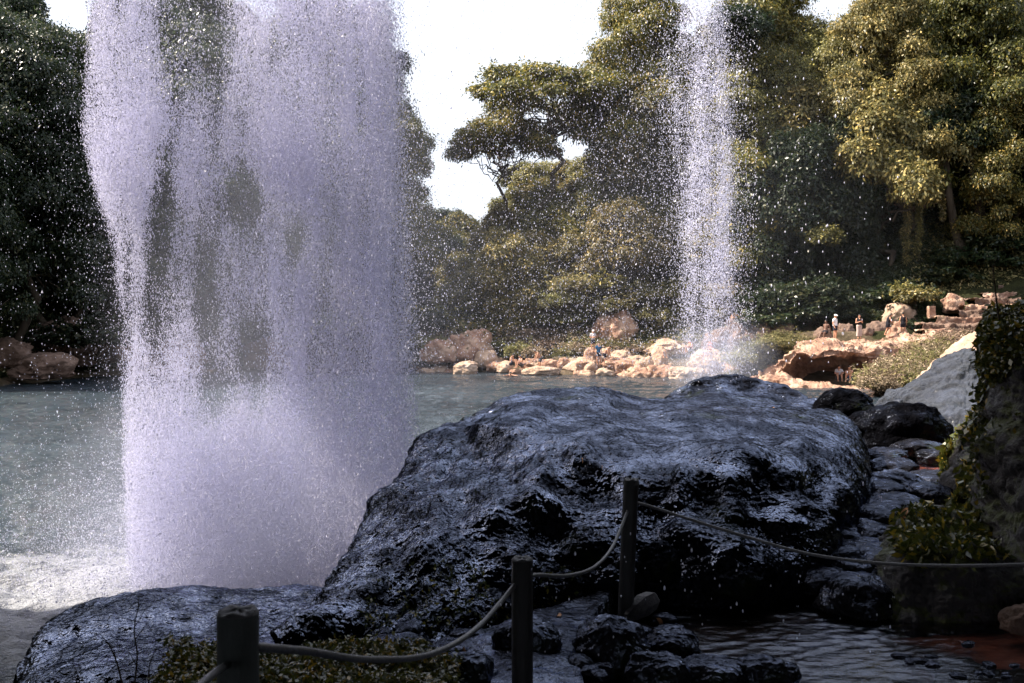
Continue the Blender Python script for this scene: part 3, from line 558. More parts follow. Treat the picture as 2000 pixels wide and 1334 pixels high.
tag(profile_rock('rock_ledge', led_cols, 300, 260, SAND, dled), 'pale sandstone ledge with a shaded hollow under its overhang, right bank', 'rock ledge')
pale = [(1720, [(V(38, -.4), 38), (806, 38.5), (800, 39), (796, 40), (V(43, -.4), 43)]),
        (1790, [(V(35, -.4), 35), (790, 36), (755, 38), (745, 40), (V(44, -.4), 44)]),
        (1850, [(V(33, -.4), 33), (770, 34), (710, 37), (692, 40), (V(45, -.4), 45)]),
        (1905, [(V(32, -.4), 32), (760, 33), (675, 37), (648, 40), (V(46, -.4), 46)]),
        (1960, [(V(32, -.4), 32), (750, 33), (650, 37), (630, 40), (V(46, -.4), 46)]),
        (2040, [(V(32, -.4), 32), (750, 33), (650, 37), (622, 40), (V(46, -.4), 46)])]
tag(profile_rock('boulder', pale, 160, 140, PALE, lambda p, n: .3*fbm(p*.5, 4)+.2*fbm(p*[.6, .6, 2.2], 4, .5, True, 2)), 'large pale sloping boulder behind the blue grey slab and ivy wall', 'boulder')

# ---------------------------------------------------------------- rubble stone stairs climbing to the right
st = empty('stone_stairs', P(1900, 660, 76))
tag(st, 'broad rubble stone stairs climbing to the right behind the ivy wall', 'stairs')
def block(x0, x1, y0, y1, z0, z1, seed, mat, parent, name, nx=60):
    """a course of rubble stones as one rough block"""
    gy = np.concatenate([[0]*8, np.linspace(0, 1, 8)]); gz = np.concatenate([np.linspace(0, 1, 8), [1]*8])
    U = np.linspace(x0, x1, nx); g = np.zeros((nx, 16, 3)); g[:, :, 0] = U[:, None]; g[:, :, 1] = y0+(y1-y0)*gy; g[:, :, 2] = z0+(z1-z0)*gz
    p = g.reshape(-1, 3); dd = fbm(p*[.9, .9, 1.6], 4, .6, seed=seed)*.42+fbm(p*[2.2, 2, 3], 3, .6, True, seed)*.32
    q = p+dd[:, None]*np.array([.2, -1, .55]); q[:, 2] += (fbm(p*[.5, .2, 0], 2, seed=seed)*.12)
    return link(name, mesh_np(name, q, grid_faces(nx, 16), mat), parent)
inv = st.matrix_world
rows = [(688, 1828, 1900, 71), (676, 1822, 1905, 72), (662, 1812, 1915, 73.2), (648, 1806, 1930, 74.4), (634, 1800, 1950, 75.6), (622, 1826, 1975, 77), (609, 1868, 2010, 78.5), (597, 1880, 2040, 80), (585, 1900, 2060, 81.6), (574, 1918, 2080, 83.2), (562, 1945, 2100, 85)]
for i, (v, xa, xb, d) in enumerate(rows):
    z = CZ+(HZ-v)/F*d; zl = CZ+(HZ-(v+15))/F*d
    o = block((xa-1000)/F*d, (xb-1000)/F*d, d, d+2.2, zl-.5, z, 31+i, SAND if i % 2 else BROWNR, None, 'step')
    o.data.transform(Matrix.Translation(-st.location)); o.parent = st
# squared stone pillar beside the stairs
bm = bmesh.new(); bmesh.ops.create_cube(bm, size=1); bmesh.ops.subdivide_edges(bm, edges=bm.edges[:], cuts=6, use_grid_fill=True)
for v in bm.verts: v.co = Vector((v.co.x*.5, v.co.y*.45, v.co.z*.95+.45)); v.co += Vector(mnoise.noise_vector(v.co*3))*.04
me = bpy.data.meshes.new('stone_pillar'); bm.to_mesh(me); bm.free(); me.materials.append(SAND)
pl = P(1819, 621, 78); tag(link('stone_pillar', me, None, pl), 'squared tan stone pillar standing left of the stairs', 'pillar')

# ---------------------------------------------------------------- cliff overhang above the path (out of the frame, shades the foreground)
gu = np.linspace(-34, 44, 90); prof = [(-26, 26), (-26, 10.5), (-8, 10.0), (2, 9.8), (9.5, 10.2), (11.2, 11), (11.6, 13.5), (9, 20), (3, 26)]
g = np.array([[(u, y-.010*abs(u)**1.5*(1 if u<0 else .6)*(y > 0), z) for y, z in prof] for u in gu]); g = np.swapaxes(catmull(np.swapaxes(g, 0, 1), 80), 0, 1)
n_ = grid_normals(g); g = g+n_*(fbm(g.reshape(-1, 3)*.35, 5, .5, seed=2).reshape(90, 80, 1)*.5)
tag(link('cliff', mesh_np('cliff', g.reshape(-1, 3), grid_faces(90, 80), CLIFF)), 'dark rock overhang above the path that the water falls from', 'cliff')
# added wall left of the frame: shades the foreground, low end admits sun
gu = np.linspace(-20, 21, 110); gz_ = np.linspace(0, 1, 50); A, B = np.meshgrid(gu, gz_, indexing='ij'); B = -1+B*(36-33*sstep(11.4, 14.2, A+1.6*fbm(np.stack([A*.1, B*36*.35, 0*A], -1).reshape(-1, 3), 4, .6, seed=51).reshape(A.shape)))
g = np.stack([-14.5-.06*B+fbm(np.stack([A, B, 0*A], -1).reshape(-1, 3)*.25, 5, seed=9).reshape(A.shape)*1.6-np.clip(A-12, 0, 9)*.9, A, B], -1)
tag(link('cliff', mesh_np('cliff', g.reshape(-1, 3), grid_faces(110, 50), CLIFF)), 'added unseen wall left of the waterfall pool that shades the foreground', 'cliff')

# ---------------------------------------------------------------- posts and ropes
def post(px, top, width, d, zb, label, lean=0):
    r = width/2/F*d; t = P(px, top, d); b_ = Vector((t.x-lean, d, zb)); h = t.z-zb
    root = empty('fence_post', b_); tag(root, label, 'post', 'wooden posts of the rope fence')
    zz = np.linspace(-.3, h-.012, 60); pts = np.array([(lean*max(z, 0)/h, 0, z) for z in zz]); seg = 40
    v, f = tube(pts, r, seg, cap=False)
    a = np.arctan2(v[:, 1], v[:, 0]-np.repeat(pts[:, 0], seg)); k_ = 1+.035*fbm(np.stack([np.cos(a)*2, np.sin(a)*2, v[:, 2]*1.2], 1), 4, seed=int(px))
    cx = np.repeat(pts[:, 0], seg); v[:, 0] = cx+(v[:, 0]-cx)*k_; v[:, 1] *= k_
    mb = MB(); mb.add(v, f); link('shaft', mb.mesh('shaft', WOODL if d < 3 else WOOD), root)
    rr = np.array([1.0, 1.0, .93, .7, .4, .02])*r*.99; zc = np.array([-.03, 0, .01, .012, .010, .011]); seg = 40
    aa = np.linspace(0, 2*math.pi, seg, endpoint=False); vv = np.concatenate([np.stack([lean+q*np.cos(aa), q*np.sin(aa), np.full(seg, h-.012+z_)+.004*np.sin(aa*5+z_*300)], 1) for q, z_ in zip(rr, zc)])
    ff = [(i*seg+j, i*seg+(j+1) % seg, (i+1)*seg+(j+1) % seg, (i+1)*seg+j) for i in range(5) for j in range(seg)]
    mb = MB(); mb.add(vv, ff); link('end_grain', mb.mesh('end_grain', ENDW), root)
    return root
post(465, 1190, 80, 2.9, 1.72, 'nearest thick wooden post with a worn grey top, bottom left')
post(1020, 1089, 42, 5.4, 1.38, 'middle dark wooden post at the bottom edge')
post(1233, 935, 30, 7.6, 1.40, 'tallest dark wooden post in front of the big boulder', lean=.05)
def rope(pts, rad, label):
    c_ = np.array([P(*p)[:] for p in pts]); q = catmull(c_, 90)
    r_ = rad*(1+.05*np.sin(np.arange(90)*1.1))
    v, f = tube(q, r_, 12); mb = MB(); o0 = q[0]; mb.add(v-o0, f)
    o = link('rope', mb.mesh('rope', ROPE), None, o0); tag(o, label, 'rope', 'ropes of the fence')
rope([(340, 1400, 2.2), (395, 1335, 2.5), (440, 1300, 2.85), (462, 1285, 2.95)], .0105, 'short end of grey rope running down from the nearest post to the bottom edge')
rope([(495, 1262, 2.9), (515, 1265, 2.95), (600, 1272, 3.3), (720, 1288, 3.8), (840, 1278, 4.4), (930, 1228, 4.9), (1003, 1146, 5.35), (1015, 1132, 5.42)], .0135, 'slack grey rope sagging between the nearest and the middle post')
rope([(1034, 1128, 5.4), (1050, 1123, 5.5), (1110, 1124, 6.0), (1160, 1108, 6.6), (1195, 1070, 7.1), (1222, 1008, 7.5), (1228, 990, 7.58)], .0115, 'grey rope hooking up from the middle to the tallest post')
rope([(1240, 983, 7.62), (1260, 986, 7.6), (1340, 1012, 7.5), (1450, 1046, 7.35), (1580, 1082, 7.2), (1720, 1100, 7.05), (1860, 1105, 6.95), (2010, 1102, 6.85), (2150, 1092, 6.8)], .0115, 'long thin rope running from the tallest post to the right edge')
# split wood plank leaning at the foot of the tallest post
mb = MB(); a_, b2 = P(1226, 1212, 7.45), P(1275, 1165, 7.75)
q = np.array([a_[:], ((a_+b2)/2+Vector((0, 0, .01)))[:], b2[:]]); v, f = tube(catmull(q, 8), [.03, .05, .07, .08, .09, .085, .08, .05], 6); v[:, 1] = (v[:, 1]-7.6)*.5+7.6
mb.add(v, f); tag(link('wood_wedge', mb.mesh('wood_wedge', ENDW, False)), 'split wooden wedge braced against the foot of the tallest post', 'wedge')
# ================================================================ foliage
def leaf_mesh(c, a, b, ln, wd):
    """diamond leaves: centre, long axis, side axis"""
    n = len(c); v = np.empty((n, 4, 3)); ln = ln[:, None]; wd = wd[:, None]
    v[:, 0] = c-a*ln*.5; v[:, 1] = c+b*wd*.5+a*ln*.06; v[:, 2] = c+a*ln*.5; v[:, 3] = c-b*wd*.5+a*ln*.06
    return v.reshape(-1, 3), np.arange(n*4).reshape(n, 4)
def unit(v): return v/(np.linalg.norm(v, axis=-1, keepdims=True)+1e-9)
def sprigs(rs, pts, nrm, per, spread, size, droop=.25, flat=.5, aspect=.45):
    """leaf sprays: at every point a fan of leaves that radiates roughly in the plane across nrm"""
    n = len(pts); c = np.repeat(pts, per, 0); nn = np.repeat(nrm, per, 0); m = len(c)
    r = rs.normal(size=(m, 3)); t = unit(r-nn*np.sum(r*nn, 1, keepdims=True)*flat)
    rad = spread*rs.rand(m)[:, None]**.6
    c = c+t*rad; c[:, 2] -= (rad[:, 0]**2)*droop/spread
    a = unit(t+rs.normal(size=(m, 3))*.35-np.array([0, 0, droop])); upn = unit(nn+rs.normal(size=(m, 3))*.45); b = unit(np.cross(a, upn))
    s = size*(.6+.8*rs.rand(m)); return leaf_mesh(c, a, b, s, s*aspect)
def blob_points(rs, blobs, dens, low=-.75):
    P_, N_ = [], []
    for (x, y, z, rx, rz) in blobs:
        k = int(dens*(rx*rx*.6+rx*rz*.4)); u = unit(rs.normal(size=(k*2, 3))); u = u[u[:, 2] > low][:k]
        r = (.72+.33*rs.rand(len(u)))[:, None]
        p = u*r*np.array([rx, rx, rz]); lump = 1+.5*fbm(u*2.6+np.array([x, y, z]), 3)[:, None]
        P_.append(p*lump+np.array([x, y, z])); N_.append(unit(u*np.array([.6, .6, 1])+np.array([0, 0, .55])))
    P_, N_ = np.concatenate(P_), np.concatenate(N_); i = rs.rand(len(P_)) < .16; P_[i] += N_[i]*rs.rand(i.sum(), 1)*.55+rs.normal(size=(i.sum(), 3))*.12
    return P_, N_
def limb(rs, a, b, r0, r1, mb, wig=.12, seg=6, bend=.15, k=9):
    a, b = np.array(a, float), np.array(b, float); t = np.linspace(0, 1, k)[:, None]; ln = np.linalg.norm(b-a)
    p = a+(b-a)*t; p[:, 2] += (np.sin(t[:, 0]*math.pi)*-bend*ln); off = rs.normal(size=(k, 3))*wig*ln*.12; off[0] = off[-1] = 0
    p += off; mb.tube(p, np.linspace(r0, r1, k), seg); return p
def proto_tree(kind, seed, leafmat):
    rs = np.random.RandomState(seed); H = 10.
    t = empty('jungle_tree', (0, 0, 0)); mb = MB(); blobs = []
    if kind == 'round':
        top = np.array([rs.normal()*.4, rs.normal()*.4, 6.2]); limb(rs, (0, 0, -1.5), top, .26, .13, mb, .5, 8, 0)
        for i in range(17):
            an = i*2.4+rs.rand(); lv = rs.rand(); rr = (3.3-1.6*lv)*(.45+.55*rs.rand()); z = 4.0+4.6*lv
            c_ = (rr*math.cos(an), rr*math.sin(an), z); s = .95+.6*rs.rand(); blobs.append((*c_, s*1.15, s*.8))
            limb(rs, (top[0]*z/10, top[1]*z/10, 2.2+3*lv), c_, .10, .025, mb, .5, 5)
        blobs.append((0, 0, 8.8, 1.3, 1)); dens, per, sz, spread = 150, 11, .27, .52
    elif kind == 'umbrella':
        top = np.array([.3, 0, 4.6]); limb(rs, (0, 0, -1.5), top, .22, .14, mb, .7, 8, 0)
        for i in range(22):
            an = i*2.4+rs.rand()*.6; rr = 4.8*math.sqrt((i+.5)/22); z = 9.0-.085*rr*rr+rs.normal()*.25
            c_ = (rr*math.cos(an), rr*math.sin(an), z); s = .75+.4*rs.rand(); blobs.append((*c_, s*1.35, s*.42))
            limb(rs, top+rs.normal(size=3)*.1, c_, .075, .018, mb, .55, 5, .1)
        dens, per, sz, spread = 130, 11, .26, .5
    elif kind == 'tall':
        top = np.array([rs.normal()*.5, rs.normal()*.5, 9]); limb(rs, (0, 0, -1.5), top, .24, .06, mb, .4, 8, 0)
        for i in range(26):
            an = i*2.4+rs.rand(); lv = (i+.5)/26; rr = (2.6*(1-lv)**.6+.35)*(.55+.45*rs.rand()); z = 3.0+6.4*lv
            c_ = (rr*math.cos(an), rr*math.sin(an), z-.3*rr); s = .7+.4*rs.rand(); blobs.append((*c_, s*1.25, s*.5))
            limb(rs, (top[0]*z/10, top[1]*z/10, z+.1), c_, .06, .018, mb, .4, 5, -.05)
        dens, per, sz, spread = 165, 11, .29, .6
    elif kind == 'big':
        top = np.array([rs.normal()*.5, rs.normal()*.5, 9]); limb(rs, (0, 0, -1.5), top, .22, .05, mb, .4, 9, 0)
        for i in range(46):
            an = i*2.4+rs.rand(); lv = (i+.5)/46; rr = (3.0*(1-lv)**.55+.4)*(.4+.6*rs.rand()); z = 2.6+7.0*lv
            c_ = (rr*math.cos(an), rr*math.sin(an), z-.12*rr); s = .42+.5*rs.rand(); blobs.append((*c_, s*1.5, s*.42))
            limb(rs, (top[0]*z/10, top[1]*z/10, z-.2), c_, .045, .012, mb, .5, 5, -.06)
        dens, per, sz, spread = 330, 10, .135, .30
    elif kind == 'dense':
        top = np.array([0, 0, 6.5]); limb(rs, (0, 0, -1.5), top, .25, .1, mb, .5, 8, 0)
        for i in range(26):
            an = i*2.4+rs.rand(); lv = (i+.5)/26; rr = 2.7*math.sin(.35+2.2*lv)*(.6+.4*rs.rand()); z = .9+7.9*lv
            c_ = (rr*math.cos(an), rr*math.sin(an), z); s = .9+.5*rs.rand(); blobs.append((*c_, s*1.1, s*.75))
            if i % 2: limb(rs, (0, 0, z*.6), c_, .07, .02, mb, .4, 5)
        dens, per, sz, spread = 130, 11, .27, .55
    p, n = blob_points(rs, blobs, dens); v, f = sprigs(rs, p, n, per, spread, sz, .22, .7)
    link('trunk', mb.mesh('trunk', BARK), t); link('crown', mesh_np('crown', v, f, leafmat, False), t)
    return t
def proto_bush(seed, leafmat, dens=300, sz=.22, stems=9, name='bush'):
    rs = np.random.RandomState(seed); t = empty(name, (0, 0, 0)); mb = MB(); blobs = []
    for i in range(9):
        an = i*2.4; rr = .85*math.sqrt((i+.3)/9); blobs.append((rr*math.cos(an), rr*math.sin(an), .35+.3*rs.rand()*(1-rr*.5), .42+.15*rs.rand(), .38+.15*rs.rand()))
    for i in range(stems):
        an = rs.rand()*6.3; e = (.8*math.cos(an)*rs.rand(), .8*math.sin(an)*rs.rand(), .7+.35*rs.rand()); limb(rs, (0, 0, -.3), e, .022, .006, mb, .6, 4)
    p, n = blob_points(rs, blobs, dens, -.2); v, f = sprigs(rs, p, n, 7, .13, sz*.62, .3, .4)
    link('stem', mb.mesh('stem', BARK), t); link('foliage', mesh_np('foliage', v, f, leafmat, False), t); return t
used = set(); prot = {}
def inst(key, maker):
    if key not in prot: prot[key] = maker()
    p = prot[key]
    if key not in used:
        used.add(key); return p
    r = p.copy(); COL.objects.link(r)
    for ch in CH[key]:
        q = ch.copy(); COL.objects.link(q); q.parent = r
    for k_ in list(r.keys()): del r[k_]
    return r
CH = {}
def make(key, maker):
    if key not in prot:
        prot[key] = maker(); CH[key] = [c_ for c_ in bpy.data.objects if c_.parent == prot[key]]
    return inst(key, None)
TK = {'round1': ('round', 1, LEAF_A), 'round2': ('round', 2, LEAF_B), 'umb': ('umbrella', 3, LEAF_A), 'tall1': ('tall', 4, LEAF_A), 'tall2': ('tall', 5, LEAF_B),
      'dense1': ('dense', 6, LEAF_A), 'dense2': ('dense', 7, LEAF_C), 'dense3': ('dense', 8, LEAF_B), 'round3': ('round', 9, LEAF_C), 'tall3': ('tall', 10, LEAF_C), 'big1': ('big', 11, LEAF_A), 'big2': ('big', 12, LEAF_B), 'big3': ('big', 13, LEAF_C), 'big4': ('big', 14, LEAF_A)}
BIG = {'tall1': 'big1', 'tall2': 'big2', 'tall3': 'big3', 'dense2': 'big3', 'round3': 'big3', 'dense1': 'big4', 'round1': 'big1', 'round2': 'big2', 'dense3': 'big2'}
def tree(kind, x, y, h, wd, label, group=None, z=None, rz=None, tilt=(0, 0)):
    if h >= 16.5 and kind in BIG: kind = BIG[kind]; wd = max(wd, h*.72)
    elif kind != 'umb': wd = max(wd, h*.78)
    t = make(kind, lambda: proto_tree(*TK[kind]))
    t.location = (x, y, (hz(x, y) if z is None else z)-.3); t.scale = (wd/10, wd/10, h/10); t.rotation_euler = (tilt[0], tilt[1], random.uniform(0, 6.28) if rz is None else rz)
    return tag(t, label, 'tree', group)
def sky_h(px):   # height limit of the middle hill against the sky
    xs_ = [760, 840, 870, 930, 1000, 1100, 1200, 1300, 1460, 1560, 1660, 1750, 2100]; ys_ = [560, 440, 385, 330, 310, 300, 285, 230, 120, 130, 40, -60, -200]
    return np.interp(px, xs_, ys_)
rt = random.Random(5)
def fits(x, y, h):
    px = 1000+x/y*F; top = HZ-(hz(x, y)+h-CZ)*F/y
    return top >= sky_h(px)
cnt = 0
# middle hill
placed = []
for tries in range(1400):
    y = rt.uniform(88, 122); x = rt.uniform(-4.5, 26)*y/88
    if 1000+x/y*F < 862: continue
    if 1000+x/y*F < 1000 and y < 92: continue
    if any((x-a)**2+(y-b)**2 < 3.6**2 for a, b in placed): continue
    h = rt.uniform(6.5, 11)
    while h > 4 and not fits(x, y, h): h -= .5
    if h <= 4: continue
    k_ = rt.choice(['round1', 'round2', 'dense1', 'dense3', 'round2', 'dense3', 'tall2'])
    px = 1000+x/y*F
    zone = 'on the golden hill just right of the big waterfall' if px < 1010 else 'on the hill between the two waterfalls' if px < 1290 else 'on the hill behind the thin waterfall'
    tree(k_, x, y, h, rt.uniform(7.5, 10.5), 'bushy %s jungle tree %s' % ('golden green' if k_[-1] in '23' else 'olive', zone), 'trees of the middle hill'); placed.append((x, y)); cnt += 1
    if len(placed) > 70: break
# right forest
placed2 = []
for tries in range(2500):
    y = rt.uniform(89, 122); x = rt.uniform(18, 62)*y/88; px = 1000+x/y*F
    if px > 2150 or px < 1440 or (1700 < px < 1890 and y < 99): continue
    if any((x-a)**2+(y-b)**2 < 3.9**2 for a, b in placed2): continue
    h = rt.uniform(10, 17)
    while h > 5 and not fits(x, y, h): h -= .5
    if h <= 5: continue
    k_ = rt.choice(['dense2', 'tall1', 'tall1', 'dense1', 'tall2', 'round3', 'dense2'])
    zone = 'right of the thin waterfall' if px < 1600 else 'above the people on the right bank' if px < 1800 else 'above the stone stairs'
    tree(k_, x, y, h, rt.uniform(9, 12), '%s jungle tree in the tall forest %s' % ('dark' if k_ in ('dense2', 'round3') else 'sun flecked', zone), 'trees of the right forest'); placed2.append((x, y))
    if len(placed2) > 75: break
# left bank forest, seen left of and through the big fall
placed3 = []
for tries in range(2500):
    y = rt.uniform(60, 112); x = -rt.uniform(14, 62)*y/88; px = 1000+x/y*F
    if px < -120 or px > 790 or sdf(np.array([x]), np.array([y]))[0] < 2.0: continue
    if any((x-a)**2+(y-b)**2 < 4.3**2 for a, b in placed3): continue
    h = rt.uniform(17, 27); lim = 20 if px < 90 else 60 if px < 170 else np.interp(px, [170, 260, 420, 520, 640, 720, 800], [60, -40, -60, 60, -30, -60, 200])
    lim = lim-(60 if px < 60 else 0)
    while h > 5 and HZ-(hz(x, y)+h-CZ)*F/y < lim: h -= .5
    if h <= 5: continue
    k_ = rt.choice(['dense2', 'round3', 'dense2', 'tall3'])  # deep leaf colour carries the shade of the left bank
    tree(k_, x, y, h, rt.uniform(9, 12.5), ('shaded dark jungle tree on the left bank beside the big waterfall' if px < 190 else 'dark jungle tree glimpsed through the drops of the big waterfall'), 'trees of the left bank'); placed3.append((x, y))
    if len(placed3) > 75: break
# feature trees: px, py of the crown top, depth, height, width
def feature(kind, px, ptop, d, h, wd, label, **k):
    x = (px-1000)/F*d; ztop = CZ+(HZ-ptop)/F*d; z = ztop-h*.97+.3
    return tree(kind, x, d, h, wd, label, z=max(z, -99), **k)
feature('round3', 700, 20, 96, 24, 12, 'tall dark tree glimpsed behind the right part of the big waterfall')
feature('dense2', 610, -20, 98, 24, 12, 'tallest dark tree glimpsed behind the middle of the big waterfall')
feature('umb', 1075, 128, 97, 13, 14.5, 'wide umbrella crowned tree with bare fanned limbs against the sky between the waterfalls', rz=.4)
feature('umb', 985, 222, 99, 12, 10, 'lower spreading umbrella tree on the left end of the skyline between the waterfalls', rz=2.0)
feature('round1', 1175, 110, 99, 13, 10, 'tree whose vine covered arm arches over a hole of sky')
feature('tall1', 1255, -60, 99, 24, 14, 'very tall dark tree rising out of the picture left of the thin waterfall')
feature('round1', 1250, 150, 97, 16, 9, 'leafy tree below the very tall one left of the thin waterfall')
feature('round2', 1330, 60, 100, 20, 9.5, 'tall tree directly behind the upper part of the thin waterfall')
feature('tall2', 1440, -10, 96, 24, 9, 'tall golden lit tree right of the thin waterfall')
feature('round2', 1535, 105, 94, 18, 9, 'golden crowned tree under the gap of sky on the right')
feature('dense3', 1600, 55, 95, 20, 12, 'dark tree filling the skyline under the small gap of sky on the right')
feature('tall1', 1500, -50, 98, 24, 12, 'tall dark tree just right of the top of the thin waterfall')
feature('tall2', 1730, -40, 91, 25, 13.5, 'big bright tree with layered drooping boughs on the right')
feature('tall2', 1650, 70, 92, 19, 11.5, 'layered bright tree left of the biggest bright one')
feature('round2', 1725, 175, 88, 16, 10, 'low bright leafy tree bough over the people on the right bank')
feature('tall1', 1900, -90, 91, 29, 15, 'tall shaded tree at the upper right with boughs over the slope')
feature('tall1', 1985, 120, 88, 21, 13, 'shaded tree reaching in from the right edge')
feature('dense2', 1560, 240, 89, 15, 11, 'dark dense tree behind the seated dark figure')
feature('dense2', 1480, 300, 89, 14, 10, 'dark dense tree just right of the thin waterfall')
feature('dense2', 1640, 330, 89, 13, 10, 'dark dense tree behind the white shirt figure')
feature('dense1', 765, 205, 92, 20, 11, 'dark tree edge peeping out right of the big waterfall')
# distant ridge trees
for i in range(26):
    px = rt.uniform(700, 900); d = rt.uniform(170, 230); x = (px-1000)/F*d; top = np.interp(px, [700, 790, 850, 900], [330, 392, 383, 400])+rt.uniform(0, 120)
    feature(rt.choice(['dense1', 'dense2', 'round1']), px, top, d, 14, 16, 'small hazy tree of the distant ridge in the gap right of the big waterfall', group='trees of the distant ridge')
# distant ridge body
gx = np.linspace(-60, 20, 80); gy = np.linspace(165, 300, 30); A, B = np.meshgrid(gx, gy, indexing='ij')
Zr = 26*np.exp(-((B-225)/45)**2)*sstep(20, -10, A)+fbm(np.stack([A, B, 0*A], -1).reshape(-1, 3)*.08, 4).reshape(A.shape)*2.5
tag(link('hill', mesh_np('hill', np.stack([A, B, Zr], -1).reshape(-1, 3), grid_faces(80, 30), SOIL)), kind='structure')
# added trees, unseen left and above the frame, that shade the foreground
for i, (x, y, h) in enumerate([(-23, 0, 14), (-24, 6, 13)]):
    tree(['dense2', 'round3'][i % 2] if h < 20 else 'tall1', x, y, h, 13, 'added shading tree, unseen above the left wall', 'added shading trees out of view', z=30)

# ---------------------------------------------------------------- bushes and scrub
def bush(kind, px, py, d, w_, h_, label, group=None, mats=None):
    mt = {'scrub': (SCRUB, 21), 'green': (SCRUBG, 22), 'leafy': (LEAF_B, 23), 'dark': (LEAF_C, 24), 'olive': (LEAF_A, 25)}[kind]
    b_ = make('bush_'+kind, lambda: proto_bush(mt[1], mt[0], 260 if kind in ('scrub', 'green') else 200, .2 if kind in ('scrub', 'green') else .3))
    b_.location = P(px, py, d); b_.scale = (w_, w_*.85, h_); b_.rotation_euler.z = rt.uniform(0, 6.28); return tag(b_, label, 'bush', group)
for i in range(95):   # scrub belt of the middle bank
    px = rt.uniform(815, 1500); y0 = np.interp(px, [815, 950, 1100, 1300, 1500], [668, 672, 668, 660, 655]); py = y0+rt.uniform(-32, 36)
    d = 92-(py-y0+32)*.155
    if py > y0+8 and (840 < px < 985): py -= 25; d += 3
    d = max(d, 79 if px > 985 else 85.5); zz = P(px, py, d)
    bush('scrub' if rt.random() < .6 else 'green', px, py+10, d, rt.uniform(1.1, 2.0), rt.uniform(.9, 1.5), 'dry twiggy bush of the scrub belt behind the bathers', 'bushes of the scrub belt')
for i in range(34):
    px = rt.uniform(1060, 1420); py = rt.uniform(560, 640)
    bush('green' if rt.random() < .6 else 'leafy', px, py+10, rt.uniform(86, 90), rt.uniform(1.5, 2.4), rt.uniform(1.1, 1.8), 'light green bush on the slope foot around the thin waterfall', 'bushes of the slope foot')
for i in range(16):
    px = rt.uniform(830, 1010); py = rt.uniform(630, 660)
    bush('dark' if rt.random() < .5 else 'olive', px, py+14, rt.uniform(87, 92), rt.uniform(1.5, 2.6), rt.uniform(1.2, 2.0), 'dark bush at the foot of the golden hill', 'bushes of the golden hill foot')
for i in range(16):
    px = rt.uniform(832, 1010); py = rt.uniform(693, 712)
    bush('dark', px, py+8, rt.uniform(83.6, 85), rt.uniform(.8, 1.3), rt.uniform(.4, .6), 'dark low bush overhanging the shore under the tan boulders', 'low bushes of the dark shore pocket')
for i in range(26):   # shore scrub left of the ledge
    px = rt.uniform(1440, 1556); py = np.interp(px, [1440, 1556], [735, 690])-rt.uniform(-4, 34)
    bush('green', px, py+8, rt.uniform(66, 73), rt.uniform(.9, 1.5), rt.uniform(.7, 1.1), 'grey green shore bush left of the overhanging ledge', 'shore bushes left of the ledge')
for i in range(64):   # big pale scrub right of the ledge
    t_ = rt.random(); px = rt.uniform(1712, 1870); lo = np.interp(px, [1690, 1760, 1860], [765, 765, 700]); hi = np.interp(px, [1712, 1760, 1800, 1860], [748, 716, 690, 668]); py = rt.uniform(hi, lo)
    d = np.interp(py, [655, 765], [68, 52])
    bush('scrub' if t_ < .5 else 'green', px, py+8, d, rt.uniform(.9, 1.5), rt.uniform(.7, 1.0), 'pale sunlit bush between the ledge and the blue grey slab', 'sunlit bushes right of the ledge')
for i in range(55):   # slope foliage above the stairs
    px = rt.uniform(1790, 2030); py = rt.uniform(480, 565)-max(0, (px-1900)*.25)
    bush('dark' if rt.random() < .75 else 'green', px, py+12, rt.uniform(87, 91), rt.uniform(1.5, 2.5), rt.uniform(1.0, 1.7), 'dark leafy bush on the slope above the stone stairs', 'bushes above the stairs')
for i in range(40):
    px = rt.uniform(1470, 1800); py = rt.uniform(585, 648)
    bush('dark', px, py+8, rt.uniform(80, 84), rt.uniform(1.2, 2.2), rt.uniform(1.0, 1.9), 'dark forest edge bush behind the people on the right bank', 'dark forest edge bushes')
bush('leafy', 1785, 600, 79.5, 1.5, 1.5, 'bright yellow green bush above the figure in black')
bush('leafy', 1765, 585, 80.5, 1.2, 1.2, 'smaller bright bush left behind the bright yellow green one')
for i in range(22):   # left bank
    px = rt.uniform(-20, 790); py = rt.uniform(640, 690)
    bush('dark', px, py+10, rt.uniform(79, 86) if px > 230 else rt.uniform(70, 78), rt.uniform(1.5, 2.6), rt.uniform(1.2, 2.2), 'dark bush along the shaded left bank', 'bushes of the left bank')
# ground cover on the wooded slopes
def cover(n, x0, x1, y0, y1, seed, mat, size, label, cond):
    r = np.random.RandomState(seed); x = r.uniform(x0, x1, n); y = r.uniform(y0, y1, n); ok = cond(x, y); x, y = x[ok], y[ok]
    z = height(x, y); lump = np.maximum(0, fbm(np.stack([x, y, 0*x], 1)*.6, 3, seed=seed))
    p = np.stack([x, y, z+lump*1.1*r.rand(len(x))+.1], 1); v, f = sprigs(r, p, unit(np.array([0, -.35, 1.])+r.normal(size=p.shape)*.3), 7, .3, size, .3, .6)
    tag(link('undergrowth', mesh_np('undergrowth', v, f, mat, False)), label, kind='stuff')
cover(26000, 16, 62, 77, 104, 1, LEAF_C, .26, 'dark leafy undergrowth over the wooded slope on the right', lambda x, y: (x/y > .24) & ((y > 87) | ((x/y < .40) & (y > 80.5))))
cover(9000, 17, 62, 85, 104, 2, SCRUBG, .24, 'lighter leafy growth on the right slope above the stairs', lambda x, y: x/y > .40)
cover(16000, -8, 26, 83, 104, 3, LEAF_A, .24, 'leafy undergrowth on the slope of the middle hill', lambda x, y: sdf(x, y) > 5)
cover(12000, -46, -12, 62, 96, 4, LEAF_C, .26, 'dark undergrowth on the left bank', lambda x, y: sdf(x, y) > 1.5)
